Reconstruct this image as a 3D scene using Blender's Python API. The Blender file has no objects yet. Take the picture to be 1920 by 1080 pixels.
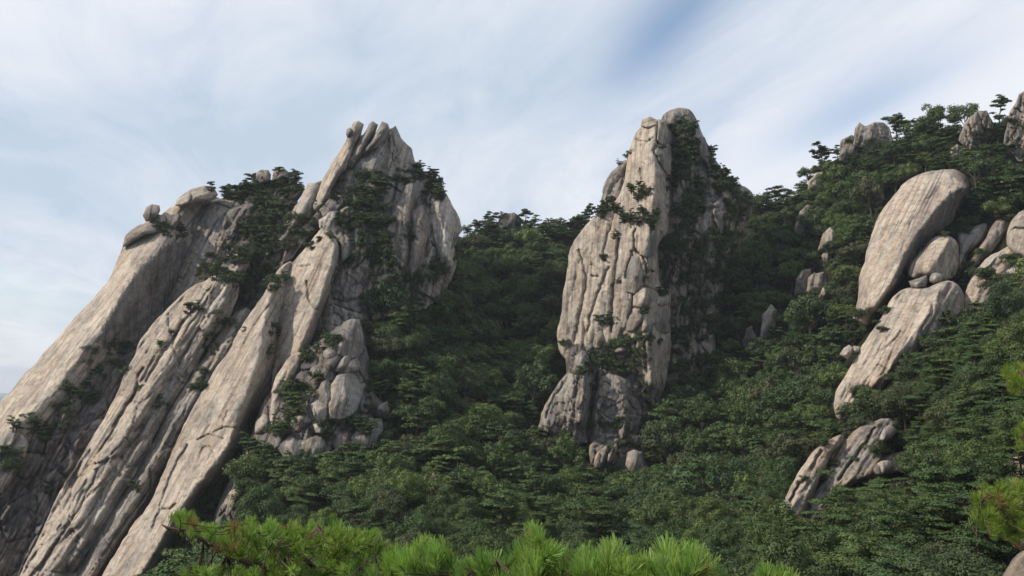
import bpy, math, random
import numpy as np
from mathutils import Vector, Matrix
from mathutils.bvhtree import BVHTree

random.seed(7)
RNG = np.random.default_rng(7)
S = bpy.context.scene
COL = S.collection

# ------------------------------------------------------------------ camera, sky, sun, exposure
F = 1663.0                       # focal length in pixels of a 1920 px wide picture
PITCH = math.radians(6.0)
cam_data = bpy.data.cameras.new('camera')
cam = bpy.data.objects.new('camera', cam_data)
COL.objects.link(cam)
cam.location = (0, 0, 0)
cam.rotation_euler = (math.radians(90) + PITCH, 0, 0)
cam_data.sensor_width = 36.0
cam_data.lens = 36.0 * F / 1920.0
cam_data.clip_start = 0.1
cam_data.clip_end = 30000
S.camera = cam

SUN_ELEV = math.radians(39)
SUN_AZ = math.radians(-105)      # clockwise from +Y (view direction); negative = left
sun_dir = Vector((math.sin(SUN_AZ) * math.cos(SUN_ELEV), math.cos(SUN_AZ) * math.cos(SUN_ELEV), math.sin(SUN_ELEV)))
sd = bpy.data.lights.new('sun', 'SUN')
sun = bpy.data.objects.new('sun', sd)
COL.objects.link(sun)
sd.energy = 4.2
sd.angle = math.radians(1.2)
sd.color = (1.0, 0.87, 0.71)
sun.rotation_euler = sun_dir.to_track_quat('Z', 'Y').to_euler()

S.view_settings.view_transform = 'Standard'
S.view_settings.look = 'None'
S.view_settings.exposure = 0.22
S.view_settings.gamma = 1.0
S.view_settings.use_curve_mapping = False
S.cycles.max_bounces = 5
S.cycles.diffuse_bounces = 3
S.cycles.transmission_bounces = 3
S.cycles.use_denoising = True

W = bpy.data.worlds.new('World')
S.world = W
W.use_nodes = True
wn, wl = W.node_tree.nodes, W.node_tree.links
wn.clear()


def N(nodes, typ, **kw):
    n = nodes.new(typ)
    for k, v in kw.items():
        setattr(n, k, v)
    return n


def ramp(nodes, stops, interp='LINEAR'):
    r = nodes.new('ShaderNodeValToRGB')
    cr = r.color_ramp
    cr.interpolation = interp
    while len(cr.elements) > 1:
        cr.elements.remove(cr.elements[-1])
    cr.elements[0].position = stops[0][0]
    c = stops[0][1]
    cr.elements[0].color = (c, c, c, 1) if isinstance(c, (int, float)) else (*c, 1)
    for p, c in stops[1:]:
        e = cr.elements.new(p)
        e.color = (c, c, c, 1) if isinstance(c, (int, float)) else (*c, 1)
    return r


def math_node(nodes, links, op, a, b=None, clamp=False):
    m = nodes.new('ShaderNodeMath')
    m.operation = op
    m.use_clamp = clamp
    for i, v in enumerate((a, b)):
        if v is None:
            continue
        if isinstance(v, (int, float)):
            m.inputs[i].default_value = v
        else:
            links.new(v, m.inputs[i])
    return m.outputs[0]


def mixc(nodes, links, fac, a, b, blend='MIX'):
    m = nodes.new('ShaderNodeMix')
    m.data_type = 'RGBA'
    m.blend_type = blend
    for sock, v in ((m.inputs[0], fac), (m.inputs[6], a), (m.inputs[7], b)):
        if isinstance(v, (int, float)):
            sock.default_value = v
        elif isinstance(v, tuple):
            sock.default_value = (*v, 1)
        else:
            links.new(v, sock)
    return m.outputs[2]


def build_world():
    tc = N(wn, 'ShaderNodeTexCoord')
    sky = N(wn, 'ShaderNodeTexSky', sky_type='NISHITA')
    sky.sun_disc = False
    sky.sun_elevation = SUN_ELEV
    sky.sun_rotation = SUN_AZ
    sky.air_density = 1.0
    sky.dust_density = 1.0
    sky.ozone_density = 1.5
    skyb = N(wn, 'ShaderNodeBackground')
    skyb.inputs[1].default_value = 0.14
    wl.new(sky.outputs[0], skyb.inputs[0])
    # thin cirrus on a high plane: streaks that run away from the viewer
    sep = N(wn, 'ShaderNodeSeparateXYZ')
    wl.new(tc.outputs['Generated'], sep.inputs[0])
    zz = math_node(wn, wl, 'ADD', math_node(wn, wl, 'MAXIMUM', sep.outputs[2], 0.0), 0.10)
    px = math_node(wn, wl, 'DIVIDE', sep.outputs[0], zz)
    py = math_node(wn, wl, 'DIVIDE', sep.outputs[1], zz)
    comb = N(wn, 'ShaderNodeCombineXYZ')
    wl.new(px, comb.inputs[0]); wl.new(py, comb.inputs[1])
    rot = N(wn, 'ShaderNodeMapping')
    rot.inputs['Rotation'].default_value = (0, 0, math.radians(-12))
    wl.new(comb.outputs[0], rot.inputs[0])

    def noise(scale_xy, loc, detail, rough, dist, sc=1.0):
        mp = N(wn, 'ShaderNodeMapping')
        mp.inputs['Scale'].default_value = (scale_xy[0], scale_xy[1], 1)
        mp.inputs['Location'].default_value = loc
        wl.new(rot.outputs[0], mp.inputs[0])
        n = N(wn, 'ShaderNodeTexNoise')
        n.inputs['Scale'].default_value = sc
        n.inputs['Detail'].default_value = detail
        n.inputs['Roughness'].default_value = rough
        n.inputs['Distortion'].default_value = dist
        wl.new(mp.outputs[0], n.inputs['Vector'])
        return n.outputs[0]
    streak = noise((1.25, 0.24), CLOUD_LOC, 6, 0.48, 0.35)
    fine = noise((2.6, 0.8), (1.7, 5.1, 0), 8, 0.62, 1.3)
    broad = noise((0.55, 0.30), CLOUD_LOC2, 3, 0.5, 0.3)
    v = math_node(wn, wl, 'ADD', math_node(wn, wl, 'MULTIPLY', streak, 0.55),
                  math_node(wn, wl, 'ADD', math_node(wn, wl, 'MULTIPLY', fine, 0.26),
                            math_node(wn, wl, 'MULTIPLY', broad, 0.55)))
    cover = ramp(wn, [(0.40, 0.22), (0.50, 0.64), (0.58, 0.92), (0.68, 1.0)], 'LINEAR')
    v = math_node(wn, wl, 'SUBTRACT', v, 0.045)
    wl.new(v, cover.inputs[0])
    tone = noise((0.8, 0.42), (7.3, 2.2, 0), 5, 0.50, 0.5)
    tr = ramp(wn, [(0.38, (0.545, 0.64, 0.755)), (0.5, (0.70, 0.76, 0.85)), (0.60, (0.84, 0.87, 0.93))])
    tone = math_node(wn, wl, 'ADD', math_node(wn, wl, 'MULTIPLY', tone, 0.7), math_node(wn, wl, 'MULTIPLY', fine, 0.3))
    wl.new(tone, tr.inputs[0])
    low = ramp(wn, [(0.0, 0.93), (0.10, 0.6), (0.26, 0.0)])
    wl.new(sep.outputs[2], low.inputs[0])
    covv = math_node(wn, wl, 'MAXIMUM', cover.outputs[0], low.outputs[0])
    # long openings in the cloud sheet, lying along the streaks
    sp2 = N(wn, 'ShaderNodeSeparateXYZ')
    wl.new(rot.outputs[0], sp2.inputs[0])
    wx = math_node(wn, wl, 'ADD', sp2.outputs[0], math_node(wn, wl, 'MULTIPLY', math_node(wn, wl, 'SUBTRACT', fine, 0.5), 0.16))
    for gx_, gw, y0_, y1_, gs in GAPS:
        q = math_node(wn, wl, 'DIVIDE', math_node(wn, wl, 'SUBTRACT', wx, gx_), gw)
        g = math_node(wn, wl, 'POWER', 2.718, math_node(wn, wl, 'MULTIPLY', math_node(wn, wl, 'MULTIPLY', q, q), -1.0))
        mid, half = (y0_ + y1_) / 2, (y1_ - y0_) / 2
        yq = math_node(wn, wl, 'DIVIDE', math_node(wn, wl, 'SUBTRACT', sp2.outputs[1], mid), half)
        yy = math_node(wn, wl, 'POWER', 2.718, math_node(wn, wl, 'MULTIPLY', math_node(wn, wl, 'MULTIPLY', yq, yq), -1.0))
        g = math_node(wn, wl, 'MULTIPLY', math_node(wn, wl, 'MULTIPLY', g, yy), gs)
        covv = math_node(wn, wl, 'MULTIPLY', covv, math_node(wn, wl, 'SUBTRACT', 1.0, g, True))
    cb = N(wn, 'ShaderNodeBackground')
    cb.inputs[1].default_value = 0.90
    wl.new(tr.outputs[0], cb.inputs[0])
    mx = N(wn, 'ShaderNodeMixShader')
    wl.new(covv, mx.inputs[0])
    wl.new(skyb.outputs[0], mx.inputs[1])
    wl.new(cb.outputs[0], mx.inputs[2])
    out = N(wn, 'ShaderNodeOutputWorld')
    wl.new(mx.outputs[0], out.inputs[0])


CLOUD_LOC = (3.1, 0.4, 0)
CLOUD_LOC2 = (0.0, 0.0, 0)
GAPS = [(0.745, 0.12, 1.35, 2.25, 0.85), (1.41, 0.16, 1.7, 2.5, 0.60), (1.02, 0.09, 1.9, 2.9, 0.25)]
build_world()

# ------------------------------------------------------------------ projection helpers
RIGHT = np.array([1.0, 0, 0])
FWD = np.array([0, math.cos(PITCH), math.sin(PITCH)])
UP = np.array([0, -math.sin(PITCH), math.cos(PITCH)])


def unproj(px, py, d):
    px, py, d = np.asarray(px, float), np.asarray(py, float), np.asarray(d, float)
    return (d * (px - 960) / F)[..., None] * RIGHT + (d * (540 - py) / F)[..., None] * UP + d[..., None] * FWD


def proj(p):
    p = np.asarray(p, float)
    d = p @ FWD
    return 960 + F * (p @ RIGHT) / d, 540 - F * (p @ UP) / d, d


# ------------------------------------------------------------------ noise
TAB = RNG.random((8, 256, 256)) * 2 - 1


def vn(x, y, seed=0):
    t = TAB[seed % 8]
    x = x + seed * 17.31
    y = y - seed * 9.77
    xi = np.floor(x).astype(int); yi = np.floor(y).astype(int)
    fx = x - xi; fy = y - yi
    fx = fx * fx * fx * (fx * (fx * 6 - 15) + 10); fy = fy * fy * fy * (fy * (fy * 6 - 15) + 10)
    x0, x1, y0, y1 = xi & 255, (xi + 1) & 255, yi & 255, (yi + 1) & 255
    return (t[x0, y0] * (1 - fx) + t[x1, y0] * fx) * (1 - fy) + (t[x0, y1] * (1 - fx) + t[x1, y1] * fx) * fy


def fbm(x, y, seed=0, o=4, g=0.5):
    s = 0; a = 1.0; n = 0
    for i in range(o):
        s = s + a * vn(x * 2 ** i, y * 2 ** i, seed + i * 3); n += a; a *= g
    return s / n


def voronoi(x, y, seed):
    rs = np.random.default_rng(seed + 99)
    jx, jy, val = rs.random((64, 64)), rs.random((64, 64)), rs.random((64, 64, 3))
    xi = np.floor(x).astype(int); yi = np.floor(y).astype(int)
    f1 = np.full(x.shape, 9.0); f2 = np.full(x.shape, 9.0)
    cid = np.zeros(x.shape + (3,)); dx1 = np.zeros(x.shape); dy1 = np.zeros(x.shape)
    for ox in (-1, 0, 1):
        for oy in (-1, 0, 1):
            cx, cy = xi + ox, yi + oy
            px = cx + jx[cx & 63, cy & 63]; py = cy + jy[cx & 63, cy & 63]
            d = np.hypot(px - x, py - y)
            near = d < f1
            f2 = np.where(near, f1, np.minimum(f2, d))
            dx1 = np.where(near, x - px, dx1); dy1 = np.where(near, y - py, dy1)
            cid = np.where(near[..., None], val[cx & 63, cy & 63], cid)
            f1 = np.where(near, d, f1)
    return f1, f2, cid, dx1, dy1


# ------------------------------------------------------------------ materials
def new_mat(name):
    m = bpy.data.materials.new(name)
    m.use_nodes = True
    m.node_tree.nodes.clear()
    return m, m.node_tree.nodes, m.node_tree.links


def rock_material(name, light, mid, dark, stain=0.5, warm=(0.36, 0.28, 0.21), streak=1.0, plumb=False):
    m, n, l = new_mat(name)
    uv = N(n, 'ShaderNodeUVMap'); uv.uv_map = 'UVMap'
    tc = N(n, 'ShaderNodeTexCoord')

    def ns(src, scale, detail, rough, dist=0.0, loc=(0, 0, 0)):
        mp = N(n, 'ShaderNodeMapping')
        mp.inputs['Scale'].default_value = scale
        mp.inputs['Location'].default_value = loc
        l.new(src, mp.inputs[0])
        t = N(n, 'ShaderNodeTexNoise')
        t.inputs['Scale'].default_value = 1
        t.inputs['Detail'].default_value = detail
        t.inputs['Roughness'].default_value = rough
        t.inputs['Distortion'].default_value = dist
        l.new(mp.outputs[0], t.inputs['Vector'])
        return t.outputs[0]
    U = uv.outputs[0]; O = tc.outputs['Object']
    if plumb:                 # streaks hang straight down whatever the slab's own grain
        sp = N(n, 'ShaderNodeSeparateXYZ'); l.new(O, sp.inputs[0])
        cb_ = N(n, 'ShaderNodeCombineXYZ')
        l.new(math_node(n, l, 'ADD', sp.outputs[0], math_node(n, l, 'MULTIPLY', sp.outputs[1], .6)), cb_.inputs[0])
        l.new(sp.outputs[2], cb_.inputs[1])
        U = cb_.outputs[0]
    patches = ns(O, (0.11, 0.11, 0.11), 5, 0.6, 0.6)
    r1 = ramp(n, [(0.36, mid), (0.55, light)])
    l.new(patches, r1.inputs[0])
    c = r1.outputs[0]
    # iron-stained bands running down the fall line
    warmn = ns(U, (0.5, 0.045, 1), 5, 0.6, 0.3, (3, 1, 0))
    r2 = ramp(n, [(0.47, 0.0), (0.62, 0.75)])
    l.new(warmn, r2.inputs[0])
    c = mixc(n, l, r2.outputs[0], c, warm)
    # dark lichen and water streaks
    st = ns(U, (1.3, 0.045, 1), 8, 0.72, 0.5, (9, 4, 0))
    r3 = ramp(n, [(0.50, 0.0), (0.58, stain * 0.6), (0.68, stain)])
    l.new(st, r3.inputs[0])
    c = mixc(n, l, r3.outputs[0], c, dark)
    st2 = ns(U, (0.24, 0.05, 1), 5, 0.6, 0.9, (19, 14, 0))
    r4 = ramp(n, [(0.5, 0.0), (0.64, stain * 0.75)])
    l.new(st2, r4.inputs[0])
    c = mixc(n, l, r4.outputs[0], c, tuple(x * 1.25 for x in dark))
    run = ns(U, (0.75, 0.022, 1), 4, 0.6, 0.15, (31, 2, 0))
    rz = ramp(n, [(0.60, 0.0), (0.66, stain), (0.8, stain)])
    l.new(run, rz.inputs[0])
    c = mixc(n, l, rz.outputs[0], c, tuple(x * .55 for x in dark))
    # blotchy lichen
    li = ns(O, (0.45, 0.45, 0.45), 7, 0.72, 0.8)
    r5 = ramp(n, [(0.40, 0.66), (0.5, 0.98), (0.62, 1.15)])
    l.new(li, r5.inputs[0])
    c = mixc(n, l, 1.0, c, r5.outputs[0], 'MULTIPLY')
    grain = ns(O, (3.5, 3.5, 3.5), 5, 0.75)
    r6 = ramp(n, [(0.35, 0.80), (0.65, 1.18)])
    l.new(grain, r6.inputs[0])
    c = mixc(n, l, 1.0, c, r6.outputs[0], 'MULTIPLY')
    bs = N(n, 'ShaderNodeBsdfPrincipled')
    l.new(c, bs.inputs['Base Color'])
    bs.inputs['Roughness'].default_value = 0.92
    bs.inputs['Specular IOR Level'].default_value = 0.15
    h1 = ns(U, (1.5, 0.12, 1), 9, 0.72, 0.4)
    h2 = ns(O, (0.9, 0.9, 0.9), 9, 0.76, 0.3)
    hh = math_node(n, l, 'ADD', math_node(n, l, 'MULTIPLY', h1, 0.8 * streak), h2)
    b = N(n, 'ShaderNodeBump')
    b.inputs['Strength'].default_value = 0.75
    b.inputs['Distance'].default_value = 0.7
    l.new(hh, b.inputs['Height'])
    l.new(b.outputs[0], bs.inputs['Normal'])
    o = N(n, 'ShaderNodeOutputMaterial')
    l.new(bs.outputs[0], o.inputs[0])
    return m


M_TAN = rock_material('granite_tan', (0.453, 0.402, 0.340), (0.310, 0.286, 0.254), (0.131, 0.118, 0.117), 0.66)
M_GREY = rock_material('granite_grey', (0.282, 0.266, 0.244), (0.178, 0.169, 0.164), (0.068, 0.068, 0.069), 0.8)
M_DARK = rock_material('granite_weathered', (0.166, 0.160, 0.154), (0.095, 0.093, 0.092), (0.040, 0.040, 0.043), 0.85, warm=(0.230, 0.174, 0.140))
M_PALE = rock_material('granite_pale', (0.442, 0.417, 0.376), (0.285, 0.273, 0.255), (0.106, 0.102, 0.101), 0.7)

M_STREAK_SHADE = rock_material('granite_stained_shade', (0.215, 0.205, 0.195), (0.145, 0.14, 0.137), (0.055, 0.053, 0.056), 0.85, warm=(0.2, 0.175, 0.155), plumb=True)  # water-streaked rock, darkened in its colour to deepen the shade sides


def leaf_material(name, cols, trans=0.25, rough=0.6, patch=0.5):
    """colour varies from tree to tree and from clump to clump"""
    m, n, l = new_mat(name)
    oi = N(n, 'ShaderNodeObjectInfo')
    r = ramp(n, [(i / max(1, len(cols) - 1), c) for i, c in enumerate(cols)])
    l.new(oi.outputs['Random'], r.inputs[0])
    tc = N(n, 'ShaderNodeTexCoord')
    t = N(n, 'ShaderNodeTexNoise')
    t.inputs['Scale'].default_value = 1.1
    t.inputs['Detail'].default_value = 3
    l.new(tc.outputs['Object'], t.inputs['Vector'])
    r2 = ramp(n, [(0.35, 1 - patch * 0.6), (0.65, 1 + patch)])
    l.new(t.outputs[0], r2.inputs[0])
    c = mixc(n, l, 1.0, r.outputs[0], r2.outputs[0], 'MULTIPLY')
    d = N(n, 'ShaderNodeBsdfPrincipled')
    d.inputs['Roughness'].default_value = rough
    d.inputs['Specular IOR Level'].default_value = 0.25
    l.new(c, d.inputs['Base Color'])
    tb = N(n, 'ShaderNodeBsdfTranslucent')
    c2 = mixc(n, l, 1.0, c, (1.1, 1.25, 0.6), 'MULTIPLY')
    l.new(c2, tb.inputs[0])
    mx = N(n, 'ShaderNodeMixShader')
    mx.inputs[0].default_value = trans
    l.new(d.outputs[0], mx.inputs[1]); l.new(tb.outputs[0], mx.inputs[2])
    o = N(n, 'ShaderNodeOutputMaterial')
    l.new(mx.outputs[0], o.inputs[0])
    return m


M_BROAD = leaf_material('broadleaf_foliage', [(0.030, 0.060, 0.024), (0.060, 0.098, 0.030), (0.040, 0.074, 0.028), (0.080, 0.108, 0.034), (0.034, 0.060, 0.028), (0.098, 0.145, 0.040), (0.064, 0.070, 0.038), (0.046, 0.088, 0.034)])
M_PINE = leaf_material('pine_foliage', [(0.036, 0.064, 0.020), (0.050, 0.086, 0.024), (0.040, 0.074, 0.026), (0.068, 0.105, 0.028), (0.038, 0.060, 0.018)], 0.12)
M_SHRUB = leaf_material('shrub_foliage', [(0.028, 0.046, 0.018), (0.044, 0.068, 0.023), (0.034, 0.060, 0.022), (0.050, 0.055, 0.028)], 0.2)
M_NEEDLE = leaf_material('fresh_pine_needles', [(0.17, 0.28, 0.075), (0.21, 0.33, 0.085), (0.25, 0.35, 0.095), (0.145, 0.25, 0.08), (0.23, 0.31, 0.09)], 0.35, 0.45, 0.2)
M_NEEDLE2 = leaf_material('yellow_green_needles', [(0.17, 0.24, 0.055), (0.22, 0.28, 0.06), (0.14, 0.215, 0.055)], 0.4, 0.45, 0.25)
M_NEEDLE_D = leaf_material('olive_pine_needles', [(0.13, 0.21, 0.045), (0.18, 0.27, 0.055), (0.215, 0.295, 0.065), (0.11, 0.185, 0.05)], 0.3, 0.5, 0.25)
M_BROWN = leaf_material('dead_brown_needles', [(0.20, 0.12, 0.06), (0.24, 0.16, 0.08)], 0.25, 0.6, 0.2)


def bark_material(name, a, b_):
    m, n, l = new_mat(name)
    tc = N(n, 'ShaderNodeTexCoord')
    t = N(n, 'ShaderNodeTexNoise')
    t.inputs['Scale'].default_value = 9
    t.inputs['Detail'].default_value = 5
    l.new(tc.outputs['Object'], t.inputs['Vector'])
    r = ramp(n, [(0.35, a), (0.65, b_)])
    l.new(t.outputs[0], r.inputs[0])
    d = N(n, 'ShaderNodeBsdfPrincipled')
    d.inputs['Roughness'].default_value = 0.9
    l.new(r.outputs[0], d.inputs['Base Color'])
    bp = N(n, 'ShaderNodeBump'); bp.inputs['Strength'].default_value = 0.5; bp.inputs['Distance'].default_value = 0.01
    l.new(t.outputs[0], bp.inputs['Height']); l.new(bp.outputs[0], d.inputs['Normal'])
    o = N(n, 'ShaderNodeOutputMaterial')
    l.new(d.outputs[0], o.inputs[0])
    return m


M_BARK = bark_material('bark', (0.03, 0.026, 0.022), (0.075, 0.065, 0.055))
M_PBARK = bark_material('pine_bark', (0.035, 0.024, 0.018), (0.085, 0.055, 0.040))


def ground_material():
    m, n, l = new_mat('forest_floor')
    tc = N(n, 'ShaderNodeTexCoord')
    t = N(n, 'ShaderNodeTexNoise')
    t.inputs['Scale'].default_value = 0.35
    t.inputs['Detail'].default_value = 8
    t.inputs['Roughness'].default_value = 0.7
    l.new(tc.outputs['Object'], t.inputs['Vector'])
    r = ramp(n, [(0.35, (0.008, 0.012, 0.006)), (0.52, (0.018, 0.024, 0.011)), (0.7, (0.032, 0.030, 0.018))])
    l.new(t.outputs[0], r.inputs[0])
    d = N(n, 'ShaderNodeBsdfPrincipled')
    d.inputs['Roughness'].default_value = 1.0
    d.inputs['Specular IOR Level'].default_value = 0.05
    l.new(r.outputs[0], d.inputs['Base Color'])
    b = N(n, 'ShaderNodeBump'); b.inputs['Distance'].default_value = 1.0
    l.new(t.outputs[0], b.inputs['Height']); l.new(b.outputs[0], d.inputs['Normal'])
    o = N(n, 'ShaderNodeOutputMaterial')
    l.new(d.outputs[0], o.inputs[0])
    return m


M_GROUND = ground_material()


# ------------------------------------------------------------------ mesh helpers
def make_mesh(name, verts, faces, mat=None, uv=None, smooth=False):
    """faces: (n,3) or (n,4) int array"""
    me = bpy.data.meshes.new(name)
    verts = np.asarray(verts, np.float32); faces = np.asarray(faces, np.int32)
    k = faces.shape[1]
    me.vertices.add(len(verts)); me.vertices.foreach_set('co', verts.ravel())
    me.loops.add(faces.size); me.loops.foreach_set('vertex_index', faces.ravel())
    me.polygons.add(len(faces))
    me.polygons.foreach_set('loop_start', np.arange(0, faces.size, k, dtype=np.int32))
    me.polygons.foreach_set('loop_total', np.full(len(faces), k, np.int32))
    if smooth:
        me.polygons.foreach_set('use_smooth', np.ones(len(faces), bool))
    if uv is not None:
        ul = me.uv_layers.new(name='UVMap')
        ul.data.foreach_set('uv', np.asarray(uv, np.float32)[faces.ravel()].ravel())
    me.update(calc_edges=True)
    if mat:
        me.materials.append(mat)
    return me


def link(name, me, parent=None, loc=None, **props):
    o = bpy.data.objects.new(name, me)
    COL.objects.link(o)
    if parent is not None:
        o.parent = parent
    if loc is not None:
        o.location = loc
    for k, v in props.items():
        o[k] = v
    return o


# ------------------------------------------------------------------ rocks
def chaikin(p, it=1):
    p = np.asarray(p, float)
    for _ in range(it):
        q = np.roll(p, -1, 0)
        p = np.stack([p * .78 + q * .22, p * .22 + q * .78], 1).reshape(-1, 2)
    return p


def resample(p, step):
    out = []
    for a, b in zip(p, np.roll(p, -1, 0)):
        k = max(1, int(np.hypot(*(b - a)) / step))
        out += [a + (b - a) * i / k for i in range(k)]
    return np.array(out)


def inside(poly, x, y):
    r = np.zeros(x.shape, bool)
    x0, y0 = poly[:, 0], poly[:, 1]
    x1, y1 = np.roll(x0, -1), np.roll(y0, -1)
    for a, b, c, d in zip(x0, y0, x1, y1):
        if b == d:
            continue
        m = ((b > y) != (d > y))
        xx = (c - a) * (y - b) / (d - b) + a
        r ^= m & (x < xx)
    return r


def seg_dist(px, py, a, b):
    d = b - a
    L = max(1e-9, d @ d)
    t = np.clip(((px - a[0]) * d[0] + (py - a[1]) * d[1]) / L, 0, 1)
    qx, qy = a[0] + t * d[0], a[1] + t * d[1]
    return np.hypot(px - qx, py - qy), qx, qy, t


def poly_dist(poly, px, py):
    best = np.full(px.shape, 1e9); bx = px.copy(); by = py.copy()
    bnx = np.zeros(px.shape); bny = np.zeros(px.shape)
    area = 0.5 * np.sum(poly[:, 0] * np.roll(poly[:, 1], -1) - np.roll(poly[:, 0], -1) * poly[:, 1])
    sg = 1 if area > 0 else -1
    for a, b in zip(poly, np.roll(poly, -1, 0)):
        d, qx, qy, _ = seg_dist(px, py, a, b)
        m = d < best
        e = b - a; L = np.hypot(*e) + 1e-9
        best[m] = d[m]; bx[m] = qx[m]; by[m] = qy[m]
        bnx[m] = sg * e[1] / L; bny[m] = -sg * e[0] / L
    return best, bx, by, bnx, bny


ALL_V, ALL_F = [], []
_off = 0


def reg(verts, faces):
    global _off
    f = np.asarray(faces)
    if f.shape[1] == 4:
        f = np.concatenate([f[:, [0, 1, 2]], f[:, [0, 2, 3]]])
    ALL_V.append(np.asarray(verts)); ALL_F.append(f + _off); _off += len(verts)


SURF = {}
MASKS = []        # outlines of the visible rock, kept clear of forest trees
_seed = [1]


def rock(name, poly, depth, parent=None, bulge=3.0, ridges=(), eL=1.0, eR=4.0, eT=3.0, eB=0.0, rim=2.5, rimw=12,
         ang=90, rib=0.35, crack=0.9, block=0.0, bscale=5.0, rough=0.5, cracks=(), step=2.1, mat=None, thick=14, jitter=2.0,
         mask=True, soft=0, props=None, smoothpoly=1, facets=0, flute=0.0, grow=0.0, plate=None, stains=()):
    """A rock from its outline, ridge lines and depth: the face is modelled in relief, the body goes back `thick` metres.
    depth(px,py) gives metres from the viewer; ridges are polylines of (px,py,metres towards viewer)."""
    _seed[0] += 1
    sd_ = _seed[0]
    P = chaikin(poly, smoothpoly)
    if mask:
        MASKS.append(P)
    if grow:
        c_ = P.mean(0); L_ = np.hypot(*(P - c_).T)[:, None]
        P = P + (P - c_) / L_ * grow
    P = resample(P, 5.0)
    # uneven rock edge
    s = np.arange(len(P)) * 5.0
    nx = fbm(s / 28, s * 0 + sd_ * 3.3, sd_, 4, .6) * jitter * 1.6
    ny = fbm(s / 28, s * 0 + sd_ * 7.1 + 50, sd_ + 3, 4, .6) * jitter * 1.6
    P = P + np.stack([nx, ny], 1)
    x0, y0 = P.min(0) - 2 * step; x1, y1 = P.max(0) + 2 * step
    gx, gy = np.meshgrid(np.arange(x0, x1 + step, step), np.arange(y0, y1 + step, step), indexing='ij')
    ins = inside(P, gx, gy)
    # ---- coarse solve of the relief
    cs = max(max(x1 - x0, y1 - y0) / 130.0, 2.2)
    cx, cy = np.meshgrid(np.arange(x0 - cs, x1 + 2 * cs, cs), np.arange(y0 - cs, y1 + 2 * cs, cs), indexing='ij')
    cin = inside(P, cx, cy)
    _, _, _, bnx, bny = poly_dist(P, cx.ravel(), cy.ravel())
    bnx = bnx.reshape(cx.shape); bny = bny.reshape(cx.shape)
    wl_, wr, wt, wb = np.maximum(-bnx, 0), np.maximum(bnx, 0), np.maximum(-bny, 0) * .7, np.maximum(bny, 0) * .45
    bval = (eL * wl_ + eR * wr + eT * wt + eB * wb) / (wl_ + wr + wt + wb + 1e-6)
    fix = ~cin
    z0 = bval.copy()
    for rl in ridges:
        for (ax, ay, ah), (bx_, by_, bh) in zip(rl[:-1], rl[1:]):
            k = int(math.hypot(bx_ - ax, by_ - ay) / cs * 2) + 2
            for t in np.linspace(0, 1, k):
                i = int(round((ax + (bx_ - ax) * t - cx[0, 0]) / cs)); j = int(round((ay + (by_ - ay) * t - cy[0, 0]) / cs))
                if 0 <= i < cx.shape[0] and 0 <= j < cx.shape[1]:
                    z0[i, j] = -(ah + (bh - ah) * t); fix[i, j] = True
    free = ~fix
    free[0, :] = free[-1, :] = free[:, 0] = free[:, -1] = False
    z0[free] = 0
    z1 = np.zeros_like(z0)
    par = (np.add.outer(np.arange(cx.shape[0]), np.arange(cx.shape[1])) & 1).astype(bool)
    m0, m1 = free & par, free & ~par
    for it in range(220):
        for m in (m0, m1):
            for z, src in ((z0, 0.0), (z1, 1.0)):
                a = np.zeros_like(z)
                a[1:-1, 1:-1] = (z[2:, 1:-1] + z[:-2, 1:-1] + z[1:-1, 2:] + z[1:-1, :-2]) * .25 + src
                z[m] += 1.92 * (a[m] - z[m])
    z1 /= max(1e-6, z1.max())
    z = z0 - bulge * np.sqrt(np.clip(z1, 0, 1))
    for _ in range(soft + 2):
        zz = z.copy()
        zz[1:-1, 1:-1] = (z[1:-1, 1:-1] * 4 + z[2:, 1:-1] + z[:-2, 1:-1] + z[1:-1, 2:] + z[1:-1, :-2]) / 8
        z = zz
    fn0 = z.copy()

    def surf(qx, qy, _z=fn0, _c=(cx[0, 0], cy[0, 0]), _cs=cs, _d=depth):
        a_ = np.clip((np.asarray(qx, float) - _c[0]) / _cs, 0, _z.shape[0] - 1.001); b_ = np.clip((np.asarray(qy, float) - _c[1]) / _cs, 0, _z.shape[1] - 1.001)
        i_ = a_.astype(int); j_ = b_.astype(int); a_ = a_ - i_; b_ = b_ - j_
        return _d(qx, qy) + (_z[i_, j_] * (1 - a_) + _z[i_ + 1, j_] * a_) * (1 - b_) + (_z[i_, j_ + 1] * (1 - a_) + _z[i_ + 1, j_ + 1] * a_) * b_
    SURF['last'] = surf
    # ---- fine grid
    cell = ins[:-1, :-1] | ins[1:, :-1] | ins[:-1, 1:] | ins[1:, 1:]
    used = np.zeros(gx.shape, bool)
    used[:-1, :-1] |= cell; used[1:, :-1] |= cell; used[:-1, 1:] |= cell; used[1:, 1:] |= cell
    idx = -np.ones(gx.shape, int)
    idx[used] = np.arange(used.sum())
    px, py = gx[used].copy(), gy[used].copy()
    pin = ins[used]
    d, bx2, by2, _, _ = poly_dist(P, px, py)
    out = ~pin
    px[out] = bx2[out]; py[out] = by2[out]; d[out] = 0
    ci, cj = np.nonzero(cell)
    quads = np.stack([idx[ci, cj], idx[ci, cj + 1], idx[ci + 1, cj + 1], idx[ci + 1, cj]], 1)
    fi = np.clip((px - cx[0, 0]) / cs, 0, cx.shape[0] - 1.001); fj = np.clip((py - cy[0, 0]) / cs, 0, cx.shape[1] - 1.001)
    i0 = fi.astype(int); j0 = fj.astype(int); fi -= i0; fj -= j0
    zb = (z[i0, j0] * (1 - fi) + z[i0 + 1, j0] * fi) * (1 - fj) + (z[i0, j0 + 1] * (1 - fi) + z[i0 + 1, j0 + 1] * fi) * fj
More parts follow.
